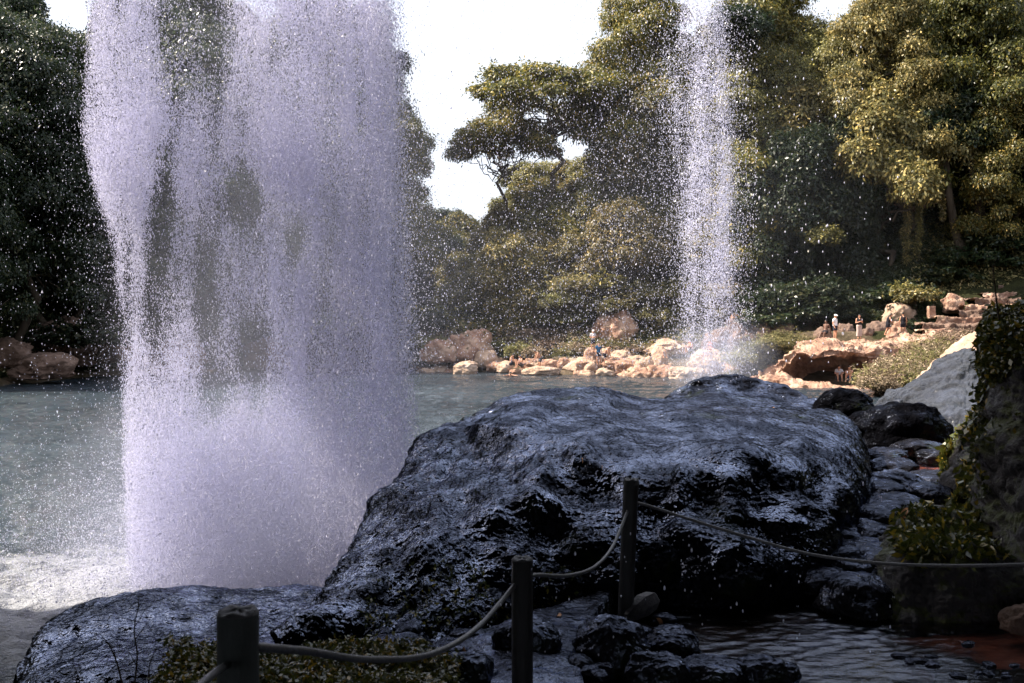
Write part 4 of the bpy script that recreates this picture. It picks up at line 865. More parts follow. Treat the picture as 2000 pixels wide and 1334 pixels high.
cover(5000, 14, 32, 56, 78, 5, SCRUB, .16, 'dry low growth on the pale bank', lambda x, y: (sdf(x, y) > .4) & (((x/y > .385) & (y < 70)) | (x/y < .275)))
# hanging vines of the right forest
def vine(px, t0, t1, d, wd, label):
    rs = np.random.RandomState(int(px)); a, b_ = P(px, t0, d), P(px+rt.uniform(-6, 6), t1, d); root = empty('hanging_vine', a)
    mb = MB(); p = limb(rs, (0, 0, 0), (b_-a)[:], .035, .02, mb, .12, 5, 0, 22); link('stem', mb.mesh('stem', BARK), root)
    n = int((t1-t0)*1.6); t = rs.rand(n)**1.25*.9; q = np.array([np.interp(t, np.linspace(0, 1, 22), p[:, k_]) for k_ in range(3)]).T
    v, f = sprigs(rs, q, unit(rs.normal(size=(n, 3))), 8, wd, .24, .5, .3); link('foliage', mesh_np('foliage', v, f, LEAF_B, False), root)
    return tag(root, label, 'vine', 'hanging vines of the right forest')
vine(1766, 250, 538, 87, .42, 'leafy hanging vine with a long bare reddish tip, left of its pair')
vine(1797, 270, 512, 87, .36, 'leafy hanging vine right beside the bare tipped one')
vine(1842, 290, 440, 88, .3, 'short leafy vine hanging left of the dark leaning trunk')
vine(1740, 230, 400, 87, .3, 'short vine under the bright drooping boughs')
# bare trunks on the right slope
def bare(pts, d, r0, r1, label):
    rs = np.random.RandomState(int(pts[0][0])); a = P(*pts[0], d); q = np.array([(P(x, y, d)-a)[:] for x, y in pts]); mb = MB()
    mb.tube(catmull(q, 24), np.linspace(r0, r1, 24)*(1+.6*np.exp(-np.linspace(0, 12, 24))), 10)
    root = empty('forest_tree', a); link('trunk', mb.mesh('trunk', BARK), root)
    c_ = catmull(q, 24)[-1]; bl = [(c_[0]+rs.normal()*1.6, c_[1]+rs.normal()*1.2, c_[2]+rs.normal()*.8+.6, 1.5, .8) for _ in range(7)]
    p, n = blob_points(rs, bl, 110); v, f = sprigs(rs, p, n, 10, .42, .3, .3, .5); link('crown', mesh_np('crown', v, f, LEAF_C, False), root)
    return tag(root, label, 'tree')
bare([(1900, 545), (1878, 490), (1862, 430), (1850, 350), (1846, 260)], 88, .5, .25, 'dark leaning trunk with curved foot on the slope above the stairs')
bare([(1950, 520), (1925, 470), (1912, 400), (1900, 320), (1905, 220)], 88, .6, .3, 'thick ivy sided trunk right of the leaning one')
bare([(1925, 470), (1945, 400), (1965, 330), (1990, 250)], 88.5, .3, .16, 'slim trunk slanting up to the right above the stairs')
bare([(1480, 260), (1462, 190), (1452, 120), (1440, 60)], 92, .12, .06, 'thin bare branched trunk at the upper right of the thin waterfall')
# dead twigs in front of the stairs
def twig(pts, d, r, label, n=6):
    rs = np.random.RandomState(int(pts[0][0])); a = P(*pts[0], d); q = np.array([(P(x, y, d)-a)[:] for x, y in pts]); c_ = catmull(q, 14); mb = MB(); mb.tube(c_, np.linspace(r, r*.35, 14), 5)
    for i in range(n):
        s = c_[rs.randint(3, 13)]; mb.tube(np.array([s, s+unit(rs.normal(size=3)*[1, .5, .6]+[0, 0, .7])*np.linalg.norm(q[-1])*.28]), [r*.5, r*.15], 4)
    o = link('dead_twig', mb.mesh('dead_twig', BARK), None, a); return tag(o, label, 'twig', 'dead twigs')
twig([(1955, 650), (1948, 600), (1942, 548), (1938, 515)], 10, .012, 'tallest thin dead twig standing before the stone stairs', 2)
twig([(1976, 640), (1972, 610), (1966, 588)], 10, .009, 'short dead twig right of the tallest one', 2)
twig([(262, 1340), (268, 1280), (262, 1230), (272, 1180)], 5.4, .006, 'bare dark twig in front of the low boulder', 5)
twig([(240, 1345), (230, 1300), (215, 1262), (205, 1250)], 5.4, .006, 'crooked dead twig left of the bare dark one', 5)
twig([(290, 1345), (292, 1300), (305, 1265)], 5.4, .005, 'tiny forked twig right of the bare dark one', 4)

# ---------------------------------------------------------------- ivy wall at the right edge
iw = [(1912, [(1200, 8.6), (1050, 9.2), (800, 9.6), (700, 9.8), (662, 10.1), (672, 10.8), (V(11.6, 0), 11.6)]),
      (1928, [(1200, 8.2), (1040, 8.8), (800, 9.1), (690, 9.4), (645, 9.9), (652, 10.8), (V(11.8, 0), 11.8)]),
      (1965, [(1200, 7.9), (1030, 8.5), (800, 8.8), (680, 9.1), (636, 9.7), (646, 10.8), (V(11.8, 0), 11.8)]),
      (2020, [(1200, 7.7), (1030, 8.3), (800, 8.6), (680, 8.9), (630, 9.5), (642, 10.8), (V(11.8, 0), 11.8)]),
      (2120, [(1200, 7.6), (1030, 8.2), (800, 8.5), (680, 8.8), (628, 9.4), (642, 10.8), (V(11.8, 0), 11.8)])]
root = empty('ivy_wall', P(1980, 1180, 9)); tag(root, 'dark rock pillar overgrown with ivy at the right edge', 'ivy wall')
rw = profile_rock('rock', iw, 160, 260, MOSSY, lambda p, n: .22*fbm(p*1.3, 4)+.12*fbm(p*3, 4, .6, True)); rw.data.transform(Matrix.Translation(-root.location)); rw.parent = root
def surf_points(ob, n, rs, cond=None, off=(.0, .12)):
    me = ob.data; mw = Matrix.Translation(ob.location if ob.parent is None else ob.parent.location)
    co = np.empty(len(me.vertices)*3, np.float32); me.vertices.foreach_get('co', co); co = co.reshape(-1, 3)+np.array(mw.translation)
    no = np.empty(len(me.vertices)*3, np.float32); me.vertices.foreach_get('normal', no); no = no.reshape(-1, 3)
    px = 1000+co[:, 0]/co[:, 1]*F; py = HZ-(co[:, 2]-CZ)/co[:, 1]*F
    ok = np.ones(len(co), bool) if cond is None else cond(px, py, co, no)
    idx = np.where(ok)[0]; i = idx[rs.randint(0, len(idx), n)]; nn = no[i]
    return co[i]+nn*(off[0]+(off[1]-off[0])*rs.rand(n))[:, None]+rs.normal(size=(n, 3))*.02, nn, px[i], py[i]
rs = np.random.RandomState(3)
def ivy(name, ob, n, per, spread, size, cond, mat, off, droop=.4, up=.3, parent=None, label=None, cat=None, kind=None, aspect=.5):
    p, nn, _, _ = surf_points(ob, n, rs, cond, off); nn = unit(nn*1.0+np.array([0, 0, up])); org = np.array(parent.location) if parent else np.zeros(3)
    v, f = sprigs(rs, p, nn, per, spread, size, droop, .6, aspect); o = link(name, mesh_np(name, v-org, f, mat, False), parent)
    return tag(o, label, cat, kind=kind) if parent is None else o
def ivc(px, py, co, no):
    k = fbm(co*1.4, 3)+.55*sstep(1950, 1915, px)+.5*sstep(760, 640, py)-.15; return (k > rs.rand(len(px))*.5) & (py < 1150)
ivy('foliage', rw, 9500, 6, .08, .07, ivc, LEAF_D, (0, .10), parent=root)
# leafy slope below the wall, hanging over the creek
lm = [(1842, [(1010, 10.4), (980, 10.8), (935, 11.4), (915, 12), (V(12.6, 1), 12.6)]), (1875, [(1030, 9.9), (960, 10.4), (885, 11.2), (850, 11.8), (V(12.6, 1), 12.6)]),
      (1920, [(1060, 9.4), (950, 10), (850, 10.8), (790, 11.4), (V(12.6, 1), 12.6)]), (1980, [(1080, 9.2), (950, 9.8), (850, 10.6), (780, 11.2), (V(12.6, 1), 12.6)]), (2080, [(1080, 9.2), (950, 9.8), (850, 10.6), (780, 11.2), (V(12.6, 1), 12.6)])]
root = empty('leafy_bank', P(1940, 1010, 10)); tag(root, 'steep bank of glossy leaves hanging over the creek at the foot of the ivy wall', 'plants')
ob = profile_rock('bank', lm, 110, 110, MOSSY, lambda p, n: .18*fbm(p*1.6, 4)+.1*fbm(p*3.5, 4, .6, True)); ob.data.transform(Matrix.Translation(-root.location)); ob.parent = root
ivy('foliage', ob, 3200, 7, .11, .10, lambda px, py, co, no: (fbm(co*1.8, 3) > -.12) & (py > 800), LEAF_D, (0, .14), .5, .5, root)
# leafy mound in front of it with a tall dark face
mo = [(1690, [(V(8.1, 1.3), 8.1), (1195, 8.3), (1150, 8.5), (1120, 8.9), (1112, 9.2), (V(9.9, 1.2), 9.9)]), (1740, [(V(7.75, 1.3), 7.75), (1185, 7.9), (1100, 8.2), (1045, 8.8), (1030, 9.3), (V(10, 1.2), 10)]),
      (1800, [(V(7.7, 1.3), 7.7), (1175, 7.85), (1085, 8.1), (1010, 8.7), (1000, 9.4), (V(10, 1.2), 10)]), (1880, [(V(7.7, 1.3), 7.7), (1175, 7.8), (1090, 8.0), (1020, 8.6), (1005, 9.4), (V(10, 1.2), 10)]),
      (1960, [(V(7.75, 1.3), 7.75), (1180, 7.85), (1110, 8.0), (1050, 8.5), (1030, 9.4), (V(10, 1.2), 10)]), (2080, [(V(7.8, 1.3), 7.8), (1190, 7.9), (1130, 8.0), (1080, 8.5), (1060, 9.4), (V(10, 1.2), 10)])]
root = empty('fern_mound', P(1860, 1200, 7.8)); tag(root, 'dark stone mound capped with yellow green ferns beside the red creek sand', 'plants')
ob = profile_rock('rock', mo, 220, 190, MOSSY, lambda p, n: .14*fbm(p*1.6, 4)+.08*fbm(p*3.5, 4, .6, True)); ob.data.transform(Matrix.Translation(-root.location)); ob.parent = root
ivy('foliage', ob, 2300, 8, .12, .10, lambda px, py, co, no: (py < 1092) & (px > 1765) & (fbm(co*1.7, 3, seed=4) > -.1), LEAF_D, (0, .12), .5, .7, root, aspect=.32)
# leafy carpet at the bottom, low plants on the big boulder foot
def carpet(name, x0, x1, v0, v1, n, seed, size, label, zf, kind='stuff', dens=None):
    rs = np.random.RandomState(seed); px = rs.uniform(x0, x1, n); py = rs.uniform(v0, v1, n)
    d = (CZ-zf)*F/(py-HZ); x = (px-1000)/F*d; z = zf+.10*fbm(np.stack([x, d, 0*x], 1)*2.2, 3)+.06*rs.rand(n)
    k_ = fbm(np.stack([x, d, 0*x], 1)*1.4, 3, seed=seed); e = np.minimum(sstep(x0, x0+120, px), sstep(x1, x1-160, px)); ok = k_+e*1.2 > .35+.3*rs.rand(n)
    p = np.stack([x, d, z], 1)[ok]; v, f = sprigs(rs, p, unit(np.array([0, 0, 1.])+rs.normal(size=p.shape)*.35), 8, .055, size, .4, .6, .5)
    return tag(link(name, mesh_np(name, v, f, LEAF_D, False)), label, kind=kind)
carpet('undergrowth', 270, 940, 1268, 1420, 5200, 1, .036, 'low leafy ground cover along the bottom edge behind the nearest post', 1.76)
ivy('undergrowth', bb, 900, 6, .035, .035, lambda px, py, co, no: (px > 700) & (px < 1130) & (py > 1090+.1*np.abs(px-900)) & (py < 1245) & (fbm(co*2.4, 3) > 0), LEAF_D, (0, .03), kind='stuff', label='tiny weeds rooted on the lower front of the big boulder')
# fallen leaves
LFO = mat_plain('dead_leaf_orange', (.55, .27, .12), .5, .3, 30)
def fallen(px, py, d, s, label, up=.01):
    rs = np.random.RandomState(int(px+py)); t = np.linspace(0, 2*math.pi, 13)[:-1]; r_ = 1+.35*rs.rand(12)
    v = np.stack([np.cos(t)*s*r_, np.sin(t)*s*.5*r_, .25*s*np.cos(2*t)], 1); v = np.concatenate([[[0, 0, 0]], v]); f = [(0, i+1, (i+1) % 12+1) for i in range(12)]
    mb = MB(); mb.add(v, f); o = link('fallen_leaf', mb.mesh('fallen_leaf', LFO, False)); p = P(px, py, d)
    # set it on the stone it lies on
    dg = bpy.context.evaluated_depsgraph_get(); dr = (p-cam.location).normalized(); hit, loc, nr, _, _, _ = scene.ray_cast(dg, cam.location, dr)
    if hit and abs(loc.y-d) < 4: p = loc+nr*up; o.rotation_mode = 'QUATERNION'; o.rotation_quaternion = nr.to_track_quat('Z', 'Y')@Matrix.Rotation(rs.rand()*3, 3, 'Z').to_quaternion()
    o.location = p; return tag(o, label, 'leaf', 'fallen leaves')
bpy.context.view_layer.update()
for px, py, d, s, lab in [(1134, 898, 9.5, .04, 'pale orange dead leaf on the ledge of the big boulder, left of its pair'), (1172, 914, 9.3, .035, 'pale orange dead leaf right of its pair on the big boulder'),
        (895, 1068, 8.5, .035, 'pale dead leaf on the lower left of the big boulder'), (1220, 880, 9.5, .025, 'curled yellow leaf above the tallest post'), (1436, 895, 9.5, .03, 'small red brown leaf on the plateau of the big boulder'),
        (1508, 796, 15, .035, 'small reddish leaf on the ridge behind the big boulder'), (1765, 1003, 10, .05, 'yellow leaf on the stone above the leafy mound'), (1655, 985, 10, .03, 'red dead leaf on the right flank of the big boulder'),
        (1178, 1040, 8.3, .03, 'narrow orange leaf left of the tallest post'), (917, 1188, 7.6, .02, 'tiny orange leaf on the foot of the big boulder'), (1092, 1204, 7.3, .03, 'orange leaf on the wet stones left of the tallest post'),
        (1290, 1214, 7.2, .035, 'orange leaf on the wet stones right of the tallest post'), (905, 1272, 6.2, .025, 'small dead leaf on the wet shelf behind the sagging rope')]:
    fallen(px, py, d, s, lab)
# ================================================================ people
SKIN = mat_plain('skin', (.48, .25, .16), .55, .08, 4, .05); SKIN2 = mat_plain('skin_dark', (.13, .065, .045), .5, .1, 4, .05)
HAIR = mat_plain('hair', (.012, .009, .008), .5, .2, 40, .2)
def cloth(c_): return mat_plain('cloth', c_, .85, .1, 12, .2, .2)
WHT, NAVY, TAN, BLK, BLUE, ORG, GRY = [cloth(x) for x in ((.75, .77, .82), (.02, .022, .035), (.42, .33, .30), (.012, .012, .018), (.02, .09, .20), (.85, .16, .06), (.06, .06, .07))]
def cone_chain(bm, pts, rad, seg=12):
    v, f = tube(np.array(pts, float), np.array(rad, float), seg)
    vs = [bm.verts.new(x) for x in v]
    for q in f:
        q = list(dict.fromkeys(int(i) for i in q))
        try: bm.faces.new([vs[i] for i in q])
        except ValueError: pass
def ball(bm, c_, r, sc=(1, 1, 1)):
    m_ = Matrix.Translation(c_)@Matrix.Diagonal((sc[0]*r, sc[1]*r, sc[2]*r, 1)); bmesh.ops.create_icosphere(bm, subdivisions=3, radius=1, matrix=m_)
def remeshed(bm, name, mat, vox, parent, smooth=4):
    me = bpy.data.meshes.new(name); bm.to_mesh(me); bm.free(); o = link('tmp', me); md = o.modifiers.new('r', 'REMESH'); md.mode = 'VOXEL'; md.voxel_size = vox
    s = o.modifiers.new('s', 'SMOOTH'); s.factor = .5; s.iterations = smooth
    bpy.context.view_layer.update(); me2 = bpy.data.meshes.new_from_object(o.evaluated_get(bpy.context.evaluated_depsgraph_get())); bpy.data.objects.remove(o)
    me2.name = name; me2.materials.clear(); me2.materials.append(mat); me2.polygons.foreach_set('use_smooth', [True]*len(me2.polygons)); return link(name, me2, parent)
POSE = { # pelvis, chest, neck, head; elbows, wrists; knees, ankles (x to the figure's left, facing -y)
 'stand': dict(pel=(0, 0, .93), ch=(0, 0, 1.28), nk=(0, 0, 1.47), hd=(0, -.02, 1.62), el=[(-.25, .03, 1.15), (.25, .03, 1.15)], wr=[(-.24, -.08, .90), (.24, -.08, .9)], kn=[(-.11, -.02, .50), (.12, -.02, .50)], an=[(-.12, .02, .08), (.14, .02, .08)]),
 'crossed': dict(pel=(0, 0, .93), ch=(0, 0, 1.28), nk=(0, 0, 1.47), hd=(0, -.05, 1.61), el=[(-.24, -.02, 1.14), (.24, -.02, 1.14)], wr=[(.02, -.20, 1.17), (-.02, -.22, 1.13)], kn=[(-.10, -.02, .50), (.10, -.02, .50)], an=[(-.11, .02, .08), (.12, .02, .08)]),
 'phone': dict(pel=(0, 0, .93), ch=(0, 0, 1.28), nk=(0, 0, 1.47), hd=(0, -.06, 1.61), el=[(-.24, -.02, 1.12), (.24, -.02, 1.12)], wr=[(-.08, -.27, 1.2), (.08, -.27, 1.22)], kn=[(-.08, -.02, .50), (.08, -.02, .50)], an=[(-.09, .02, .08), (.09, .02, .08)]),
 'bend': dict(pel=(0, .06, .86), ch=(0, -.12, 1.15), nk=(0, -.25, 1.31), hd=(0, -.36, 1.40), el=[(-.22, -.28, 1.02), (.22, -.28, 1.02)], wr=[(-.16, -.34, .78), (.16, -.36, .78)], kn=[(-.1, -.06, .47), (.1, -.03, .47)], an=[(-.1, .04, .08), (.12, .08, .08)]),
 'step': dict(pel=(0, 0, .90), ch=(0, -.10, 1.22), nk=(0, -.17, 1.39), hd=(0, -.24, 1.51), el=[(-.24, -.22, 1.08), (.24, -.14, 1.06)], wr=[(-.2, -.42, .95), (.2, -.34, .88)], kn=[(-.1, -.16, .52), (.1, .04, .47)], an=[(-.1, -.12, .10), (.12, .22, .10)]),
 'sit': dict(pel=(0, .0, .12), ch=(0, -.05, .48), nk=(0, -.10, .66), hd=(0, -.17, .79), el=[(-.25, -.20, .38), (.25, -.2, .38)], wr=[(-.12, -.42, .42), (.12, -.42, .42)], kn=[(-.12, -.42, .40), (.13, -.42, .38)], an=[(-.11, -.50, -.02), (.13, -.52, -.02)]),
 'perch': dict(pel=(0, .0, .52), ch=(0, .10, .86), nk=(0, .12, 1.04), hd=(0, .08, 1.18), el=[(-.24, .20, .74), (.24, .2, .74)], wr=[(-.24, .24, .50), (.24, .24, .5)], kn=[(-.11, -.36, .42), (.13, -.34, .44)], an=[(-.12, -.62, .06), (.14, -.40, .06)]),
 'reach': dict(pel=(0, .0, .12), ch=(0, -.04, .47), nk=(0, -.08, .65), hd=(0, -.12, .79), el=[(-.2, -.30, .52), (.2, -.3, .52)], wr=[(-.06, -.55, .45), (.06, -.56, .45)], kn=[(-.12, -.36, .42), (.13, -.36, .42)], an=[(-.11, -.48, .0), (.13, -.48, .0)]),
 'swim': dict(pel=(0, .5, -.25), ch=(0, .18, -.05), nk=(0, .04, .08), hd=(0, -.06, .18), el=[(-.38, -.06, .02), (.38, -.06, .02)], wr=[(-.5, -.26, .04), (.5, -.26, .04)], kn=[(-.1, .9, -.35), (.1, .9, -.35)], an=[(-.1, 1.3, -.4), (.1, 1.3, -.4)]),
}
def person(loc, rz, pose, label, skin=SKIN, top=None, bottom=None, cut='shorts', hat=None, hair='short', scale=1.0, vest=False, group=None):
    p = {k: (Vector(v) if not isinstance(v, list) else [Vector(q) for q in v]) for k, v in POSE[pose].items()}
    root = empty('person', loc, rz); root.scale = (scale,)*3; tag(root, label, 'person', group)
    up = (p['nk']-p['ch']).normalized(); sh = p['nk']-up*.06; bm = bmesh.new()
    cone_chain(bm, [p['pel']-Vector((0, 0, .06)), p['pel'], p['pel'].lerp(p['ch'], .45), p['ch'], sh, p['nk']+up*.01], [.13, .15, .125, .15, .13, .06])
    for s in (-1, 1):
        ball(bm, sh.lerp(p['ch'], .35)+Vector((s*.07, 0, 0)), .12, (1, .8, 1)); ball(bm, p['pel']+Vector((s*.06, 0, -.03)), .12)
    cone_chain(bm, [p['nk']-up*.05, p['nk']+up*.03, p['hd']], [.062, .055, .055])
    hv = (p['hd']-p['nk']).normalized(); fw = Vector((0, -1, 0)); fw = (fw-hv*fw.dot(hv)*.6).normalized()
    ball(bm, p['hd']+hv*.02, .092, (.84, 1.0, 1.18)); ball(bm, p['hd']+fw*.045-hv*.055, .055, (.9, 1, .9))
    cone_chain(bm, [p['hd']+fw*.085+hv*.02, p['hd']+fw*.118-hv*.018], [.010, .017], 6)
    for s in (-1, 1):
        ball(bm, p['hd']+Vector((s*.082, .005, -.005)), .022, (.5, .8, 1.3)); ball(bm, p['hd']+fw*.083+Vector((s*.033, 0, 0))+hv*.018, .014)
    cone_chain(bm, [p['hd']+fw*.098-hv*.052+Vector((-.022, 0, 0)), p['hd']+fw*.098-hv*.052+Vector((.022, 0, 0))], [.009, .009], 6)
    for i, s in enumerate((-1, 1)):
        S_ = sh+Vector((s*.175, 0, -.01)); e, w_ = p['el'][i], p['wr'][i]
        cone_chain(bm, [sh+Vector((s*.05, 0, 0)), S_, S_.lerp(e, .5), e, e.lerp(w_, .3), w_], [.07, .066, .05, .040, .043, .027])
        dr = (w_-e).normalized(); side = dr.cross(Vector((0, 0, 1))); side = side.normalized() if side.length > .1 else Vector((1, 0, 0))
        pc = w_+dr*.05; cone_chain(bm, [w_, pc, w_+dr*.085], [.025, .036, .032], 8)
        for k_, (o_, ln) in enumerate(((-.030, .060), (-.010, .072), (.010, .068), (.029, .052))):
            a_ = w_+dr*.075+side*o_; cone_chain(bm, [a_, a_+dr*ln*.55, a_+dr*ln*.9-Vector((0, 0, .02))], [.0115, .0105, .009], 6)
        cone_chain(bm, [w_+dr*.03-side*.025, w_+dr*.06-side*.052, w_+dr*.085-side*.056], [.014, .012, .010], 6)
        H_ = p['pel']+Vector((s*.085, 0, -.04)); k1, a1 = p['kn'][i], p['an'][i]
        cone_chain(bm, [H_, H_.lerp(k1, .35), k1.lerp(H_, .12), k1, k1.lerp(a1, .28), a1.lerp(k1, .15), a1], [.105, .09, .062, .056, .056, .036, .038])
        sd_ = (k1-a1).normalized(); ft = Vector((0, -1, 0)) if abs(sd_.z) > .3 else Vector((0, 0, .4)); cone_chain(bm, [a1+Vector((0, .035, -.045)), a1+ft*.06+Vector((0, 0, -.042)), a1+ft*.14+Vector((0, 0, -.052)), a1+ft*.18+Vector((0, 0, -.058))], [.036, .042, .036, .02], 8)
    remeshed(bm, 'body', skin, .0105, root, 3)
    bm = bmesh.new(); ball(bm, p['hd']+hv*.045-fw*.018, .094, (.92, 1.02, 1.05))
    if hair == 'long': cone_chain(bm, [p['hd']+hv*.03-fw*.05, p['hd']-fw*.085-hv*.1, p['nk']-fw*.09-up*.1, p['ch']-fw*.14], [.07, .075, .07, .03])
    remeshed(bm, 'hair', HAIR, .012, root)
    if hat:
        bm = bmesh.new(); ball(bm, p['hd']+hv*.075, .10, (.95, 1.05, .75)); cone_chain(bm, [p['hd']+hv*.07, p['hd']+hv*.062+fw*.17], [.07, .045], 10); remeshed(bm, 'cap', hat, .012, root)
    if top:
        bm = bmesh.new(); cone_chain(bm, [p['pel']+(p['ch']-p['pel'])*.12, p['pel'].lerp(p['ch'], .5), p['ch'], sh], [.165, .15, .168, .13])
        for i, s in enumerate((-1, 1)):
            ball(bm, sh.lerp(p['ch'], .35)+Vector((s*.07, 0, 0)), .135, (1, .85, 1))
            if top is not BLK and not vest: S_ = sh+Vector((s*.175, 0, -.01)); cone_chain(bm, [sh+Vector((s*.05, 0, 0)), S_, S_.lerp(p['el'][i], .6)], [.085, .082, .07])
            elif vest: ball(bm, p['ch']+Vector((s*.09, -.03, .02)), .15, (1, 1, 1.2))
        remeshed(bm, 'life_vest' if vest else 'shirt', top, .014, root)
    if bottom:
        bm = bmesh.new(); cone_chain(bm, [p['pel']-Vector((0, 0, .05)), p['pel']+(p['ch']-p['pel'])*.25], [.165, .155])
        for i, s in enumerate((-1, 1)):
            H_ = p['pel']+Vector((s*.085, 0, -.04)); k1, a1 = p['kn'][i], p['an'][i]; ball(bm, p['pel']+Vector((s*.06, 0, -.03)), .135)
            if cut == 'shorts': cone_chain(bm, [H_, H_.lerp(k1, .62)], [.12, .105])
            elif cut == 'skirt': cone_chain(bm, [H_+Vector((0, 0, .03)), p['pel'].lerp((p['kn'][0]+p['kn'][1])/2, .62)], [.15, .20])
            else: cone_chain(bm, [H_, H_.lerp(k1, .6), k1, k1.lerp(a1, .8)], [.12, .11, .115, .135])
        remeshed(bm, 'trousers' if cut == 'long' else 'skirt' if cut == 'skirt' else 'shorts', bottom, .014, root)
    return root
def stand(px, feet, d, rz, pose, label, **k):
    p = P(px, feet, d); return person(p, R(rz), pose, label, **k)
stand(998, 713, 79.4, 60, 'sit', 'bather with dark shorts sitting on a rock, left of two at the far water edge', bottom=NAVY)
stand(1019, 716, 78.6, -60, 'sit', 'bare chested bather sitting right of the other at the far water edge', bottom=GRY)
stand(1054, 722, 77.4, -75, 'bend', 'bare chested bather bending forward on the long flat boulder', bottom=GRY)
stand(997, 734, 75.5, 0, 'swim', 'swimmer with only head and shoulders out of the water')
stand(1158, 687, 79, 10, 'crossed', 'person in white cap and grey top standing with folded arms on a rock', top=cloth((.5, .48, .5)), bottom=BLK, hat=WHT)
stand(1169, 712, 78, 20, 'stand', 'person in a dark blue shirt below the one in the white cap', top=BLUE, bottom=NAVY)
stand(1182, 714, 78.4, 70, 'bend', 'bare chested bather turning to the one in the blue shirt', bottom=BLK, scale=1.05)
stand(1293, 696, 77.5, 15, 'sit', 'bather in a bright orange life vest sitting on an upright boulder', top=ORG, vest=True, bottom=ORG)
stand(1350, 686, 79.5, -60, 'sit', 'bather in an orange life vest sitting at the right end of the wide flat boulder', top=ORG, vest=True, bottom=NAVY)
stand(1388, 690, 78.3, 30, 'perch', 'bather in an orange life vest next to the dark boulder by the thin waterfall', top=ORG, vest=True, bottom=ORG, scale=.8)
stand(1612, 663, 74.5, -50, 'perch', 'bare chested shaded person leaning back on a dark rock', skin=SKIN2, bottom=BLK, scale=1.12)
stand(1631, 664, 73.5, 45, 'stand', 'person in a white shirt, dark shorts and cap, seen from behind', top=WHT, bottom=NAVY, hat=WHT, scale=1.08)
stand(1678, 661, 74, 0, 'phone', 'person with a black top and wide pale trousers holding a phone', top=BLK, bottom=TAN, cut='long', hair='long', scale=1.03)
stand(1734, 655, 74, 70, 'step', 'person in a short black dress bending forward', top=BLK, bottom=BLK, cut='skirt', hair='long', scale=1.0)
stand(1764, 656, 74, 175, 'stand', 'person in a black sleeveless top and black shorts, back turned', top=BLK, bottom=BLK)
stand(1638, 741, 63.5, -10, 'sit', 'bather in a grey top sitting in the hollow under the ledge', top=cloth((.5, .5, .55)), bottom=GRY)
stand(1660, 743, 62.6, -35, 'reach', 'bather sitting with arms stretched over the knees in the hollow under the ledge', bottom=BLUE)
stand(1748, 412, 96, 30, 'stand', 'distant person in pale blue on the path high in the trees', top=cloth((.4, .55, .75)), bottom=NAVY, hat=cloth((.4, .05, .08)))
# rock seat under the leaning person
rpx(1596, 1628, 640, 665, 75, 'dark low rock behind the shaded leaning person', BROWNR, 990)
# rucksack and bag
def rucksack(loc, m1, label, s=1.):
    root = empty('rucksack', loc); root.scale = (s,)*3; tag(root, label, 'rucksack')
    bm = bmesh.new(); ball(bm, (0, 0, .2), .2, (.75, .5, 1.1)); ball(bm, (0, -.07, .13), .13, (1, .6, 1)); remeshed(bm, 'sack', m1, .014, root)
    bm = bmesh.new(); ball(bm, (0, -.115, .14), .09, (1.1, .5, 1)); remeshed(bm, 'pocket', m1, .012, root)
    for x in (-.08, .08):
        bm = bmesh.new(); cone_chain(bm, [(x, .08, .38), (x, .17, .28), (x, .14, .1), (x, .08, .05)], [.02]*4, 6); remeshed(bm, 'strap', BLK, .009, root)
rucksack(P(1678, 741, 63.4), BLK, 'small black rucksack beside the bathers under the ledge')
rucksack(P(1646, 655, 73.6), WHT, 'small white bag on the ground beside the white shirt person', .6)
# sunlit path high on the slope
gpx = np.linspace(1660, 1920, 60); prof_ = [(-.9, -2.5), (-.8, -.1), (-.3, 0), (.6, .02), (1.4, .1), (1.8, 1.2)]
g = np.array([[(P(q, np.interp(q, [1660, 1760, 1830, 1890, 1920], [422, 408, 396, 378, 372]), 96)+Vector((0, a_, b_)))[:] for a_, b_ in prof_] for q in gpx])
g = g+(fbm(g.reshape(-1, 3)*1.2, 3)*.15).reshape(60, 6, 1); tag(link('path', mesh_np('path', g.reshape(-1, 3), grid_faces(60, 6), SAND)), kind='structure')
# handrail of the high path
STEEL = mat_plain('rail_metal', (.3, .3, .3), .4, .1, 10, .1, metal=.6)
hr = empty('handrail', P(1715, 412, 95)); tag(hr, 'thin metal handrail of the path high in the trees', 'handrail')
for i in range(3):
    mb = MB(); a = (P(1700+i*28, 414-i*5, 95)-hr.location); mb.tube(np.array([a[:], (a+Vector((0, 0, 1.0)))[:]]), .03, 6); link('post', mb.mesh('post', STEEL), hr)
for z_ in (.5, .98):
    mb = MB(); a = (P(1695, 415, 95)-hr.location)+Vector((0, 0, z_)); b_ = (P(1765, 402, 95)-hr.location)+Vector((0, 0, z_)); mb.tube(np.array([a[:], b_[:]]), .014, 6); link('rail', mb.mesh('rail', STEEL), hr)
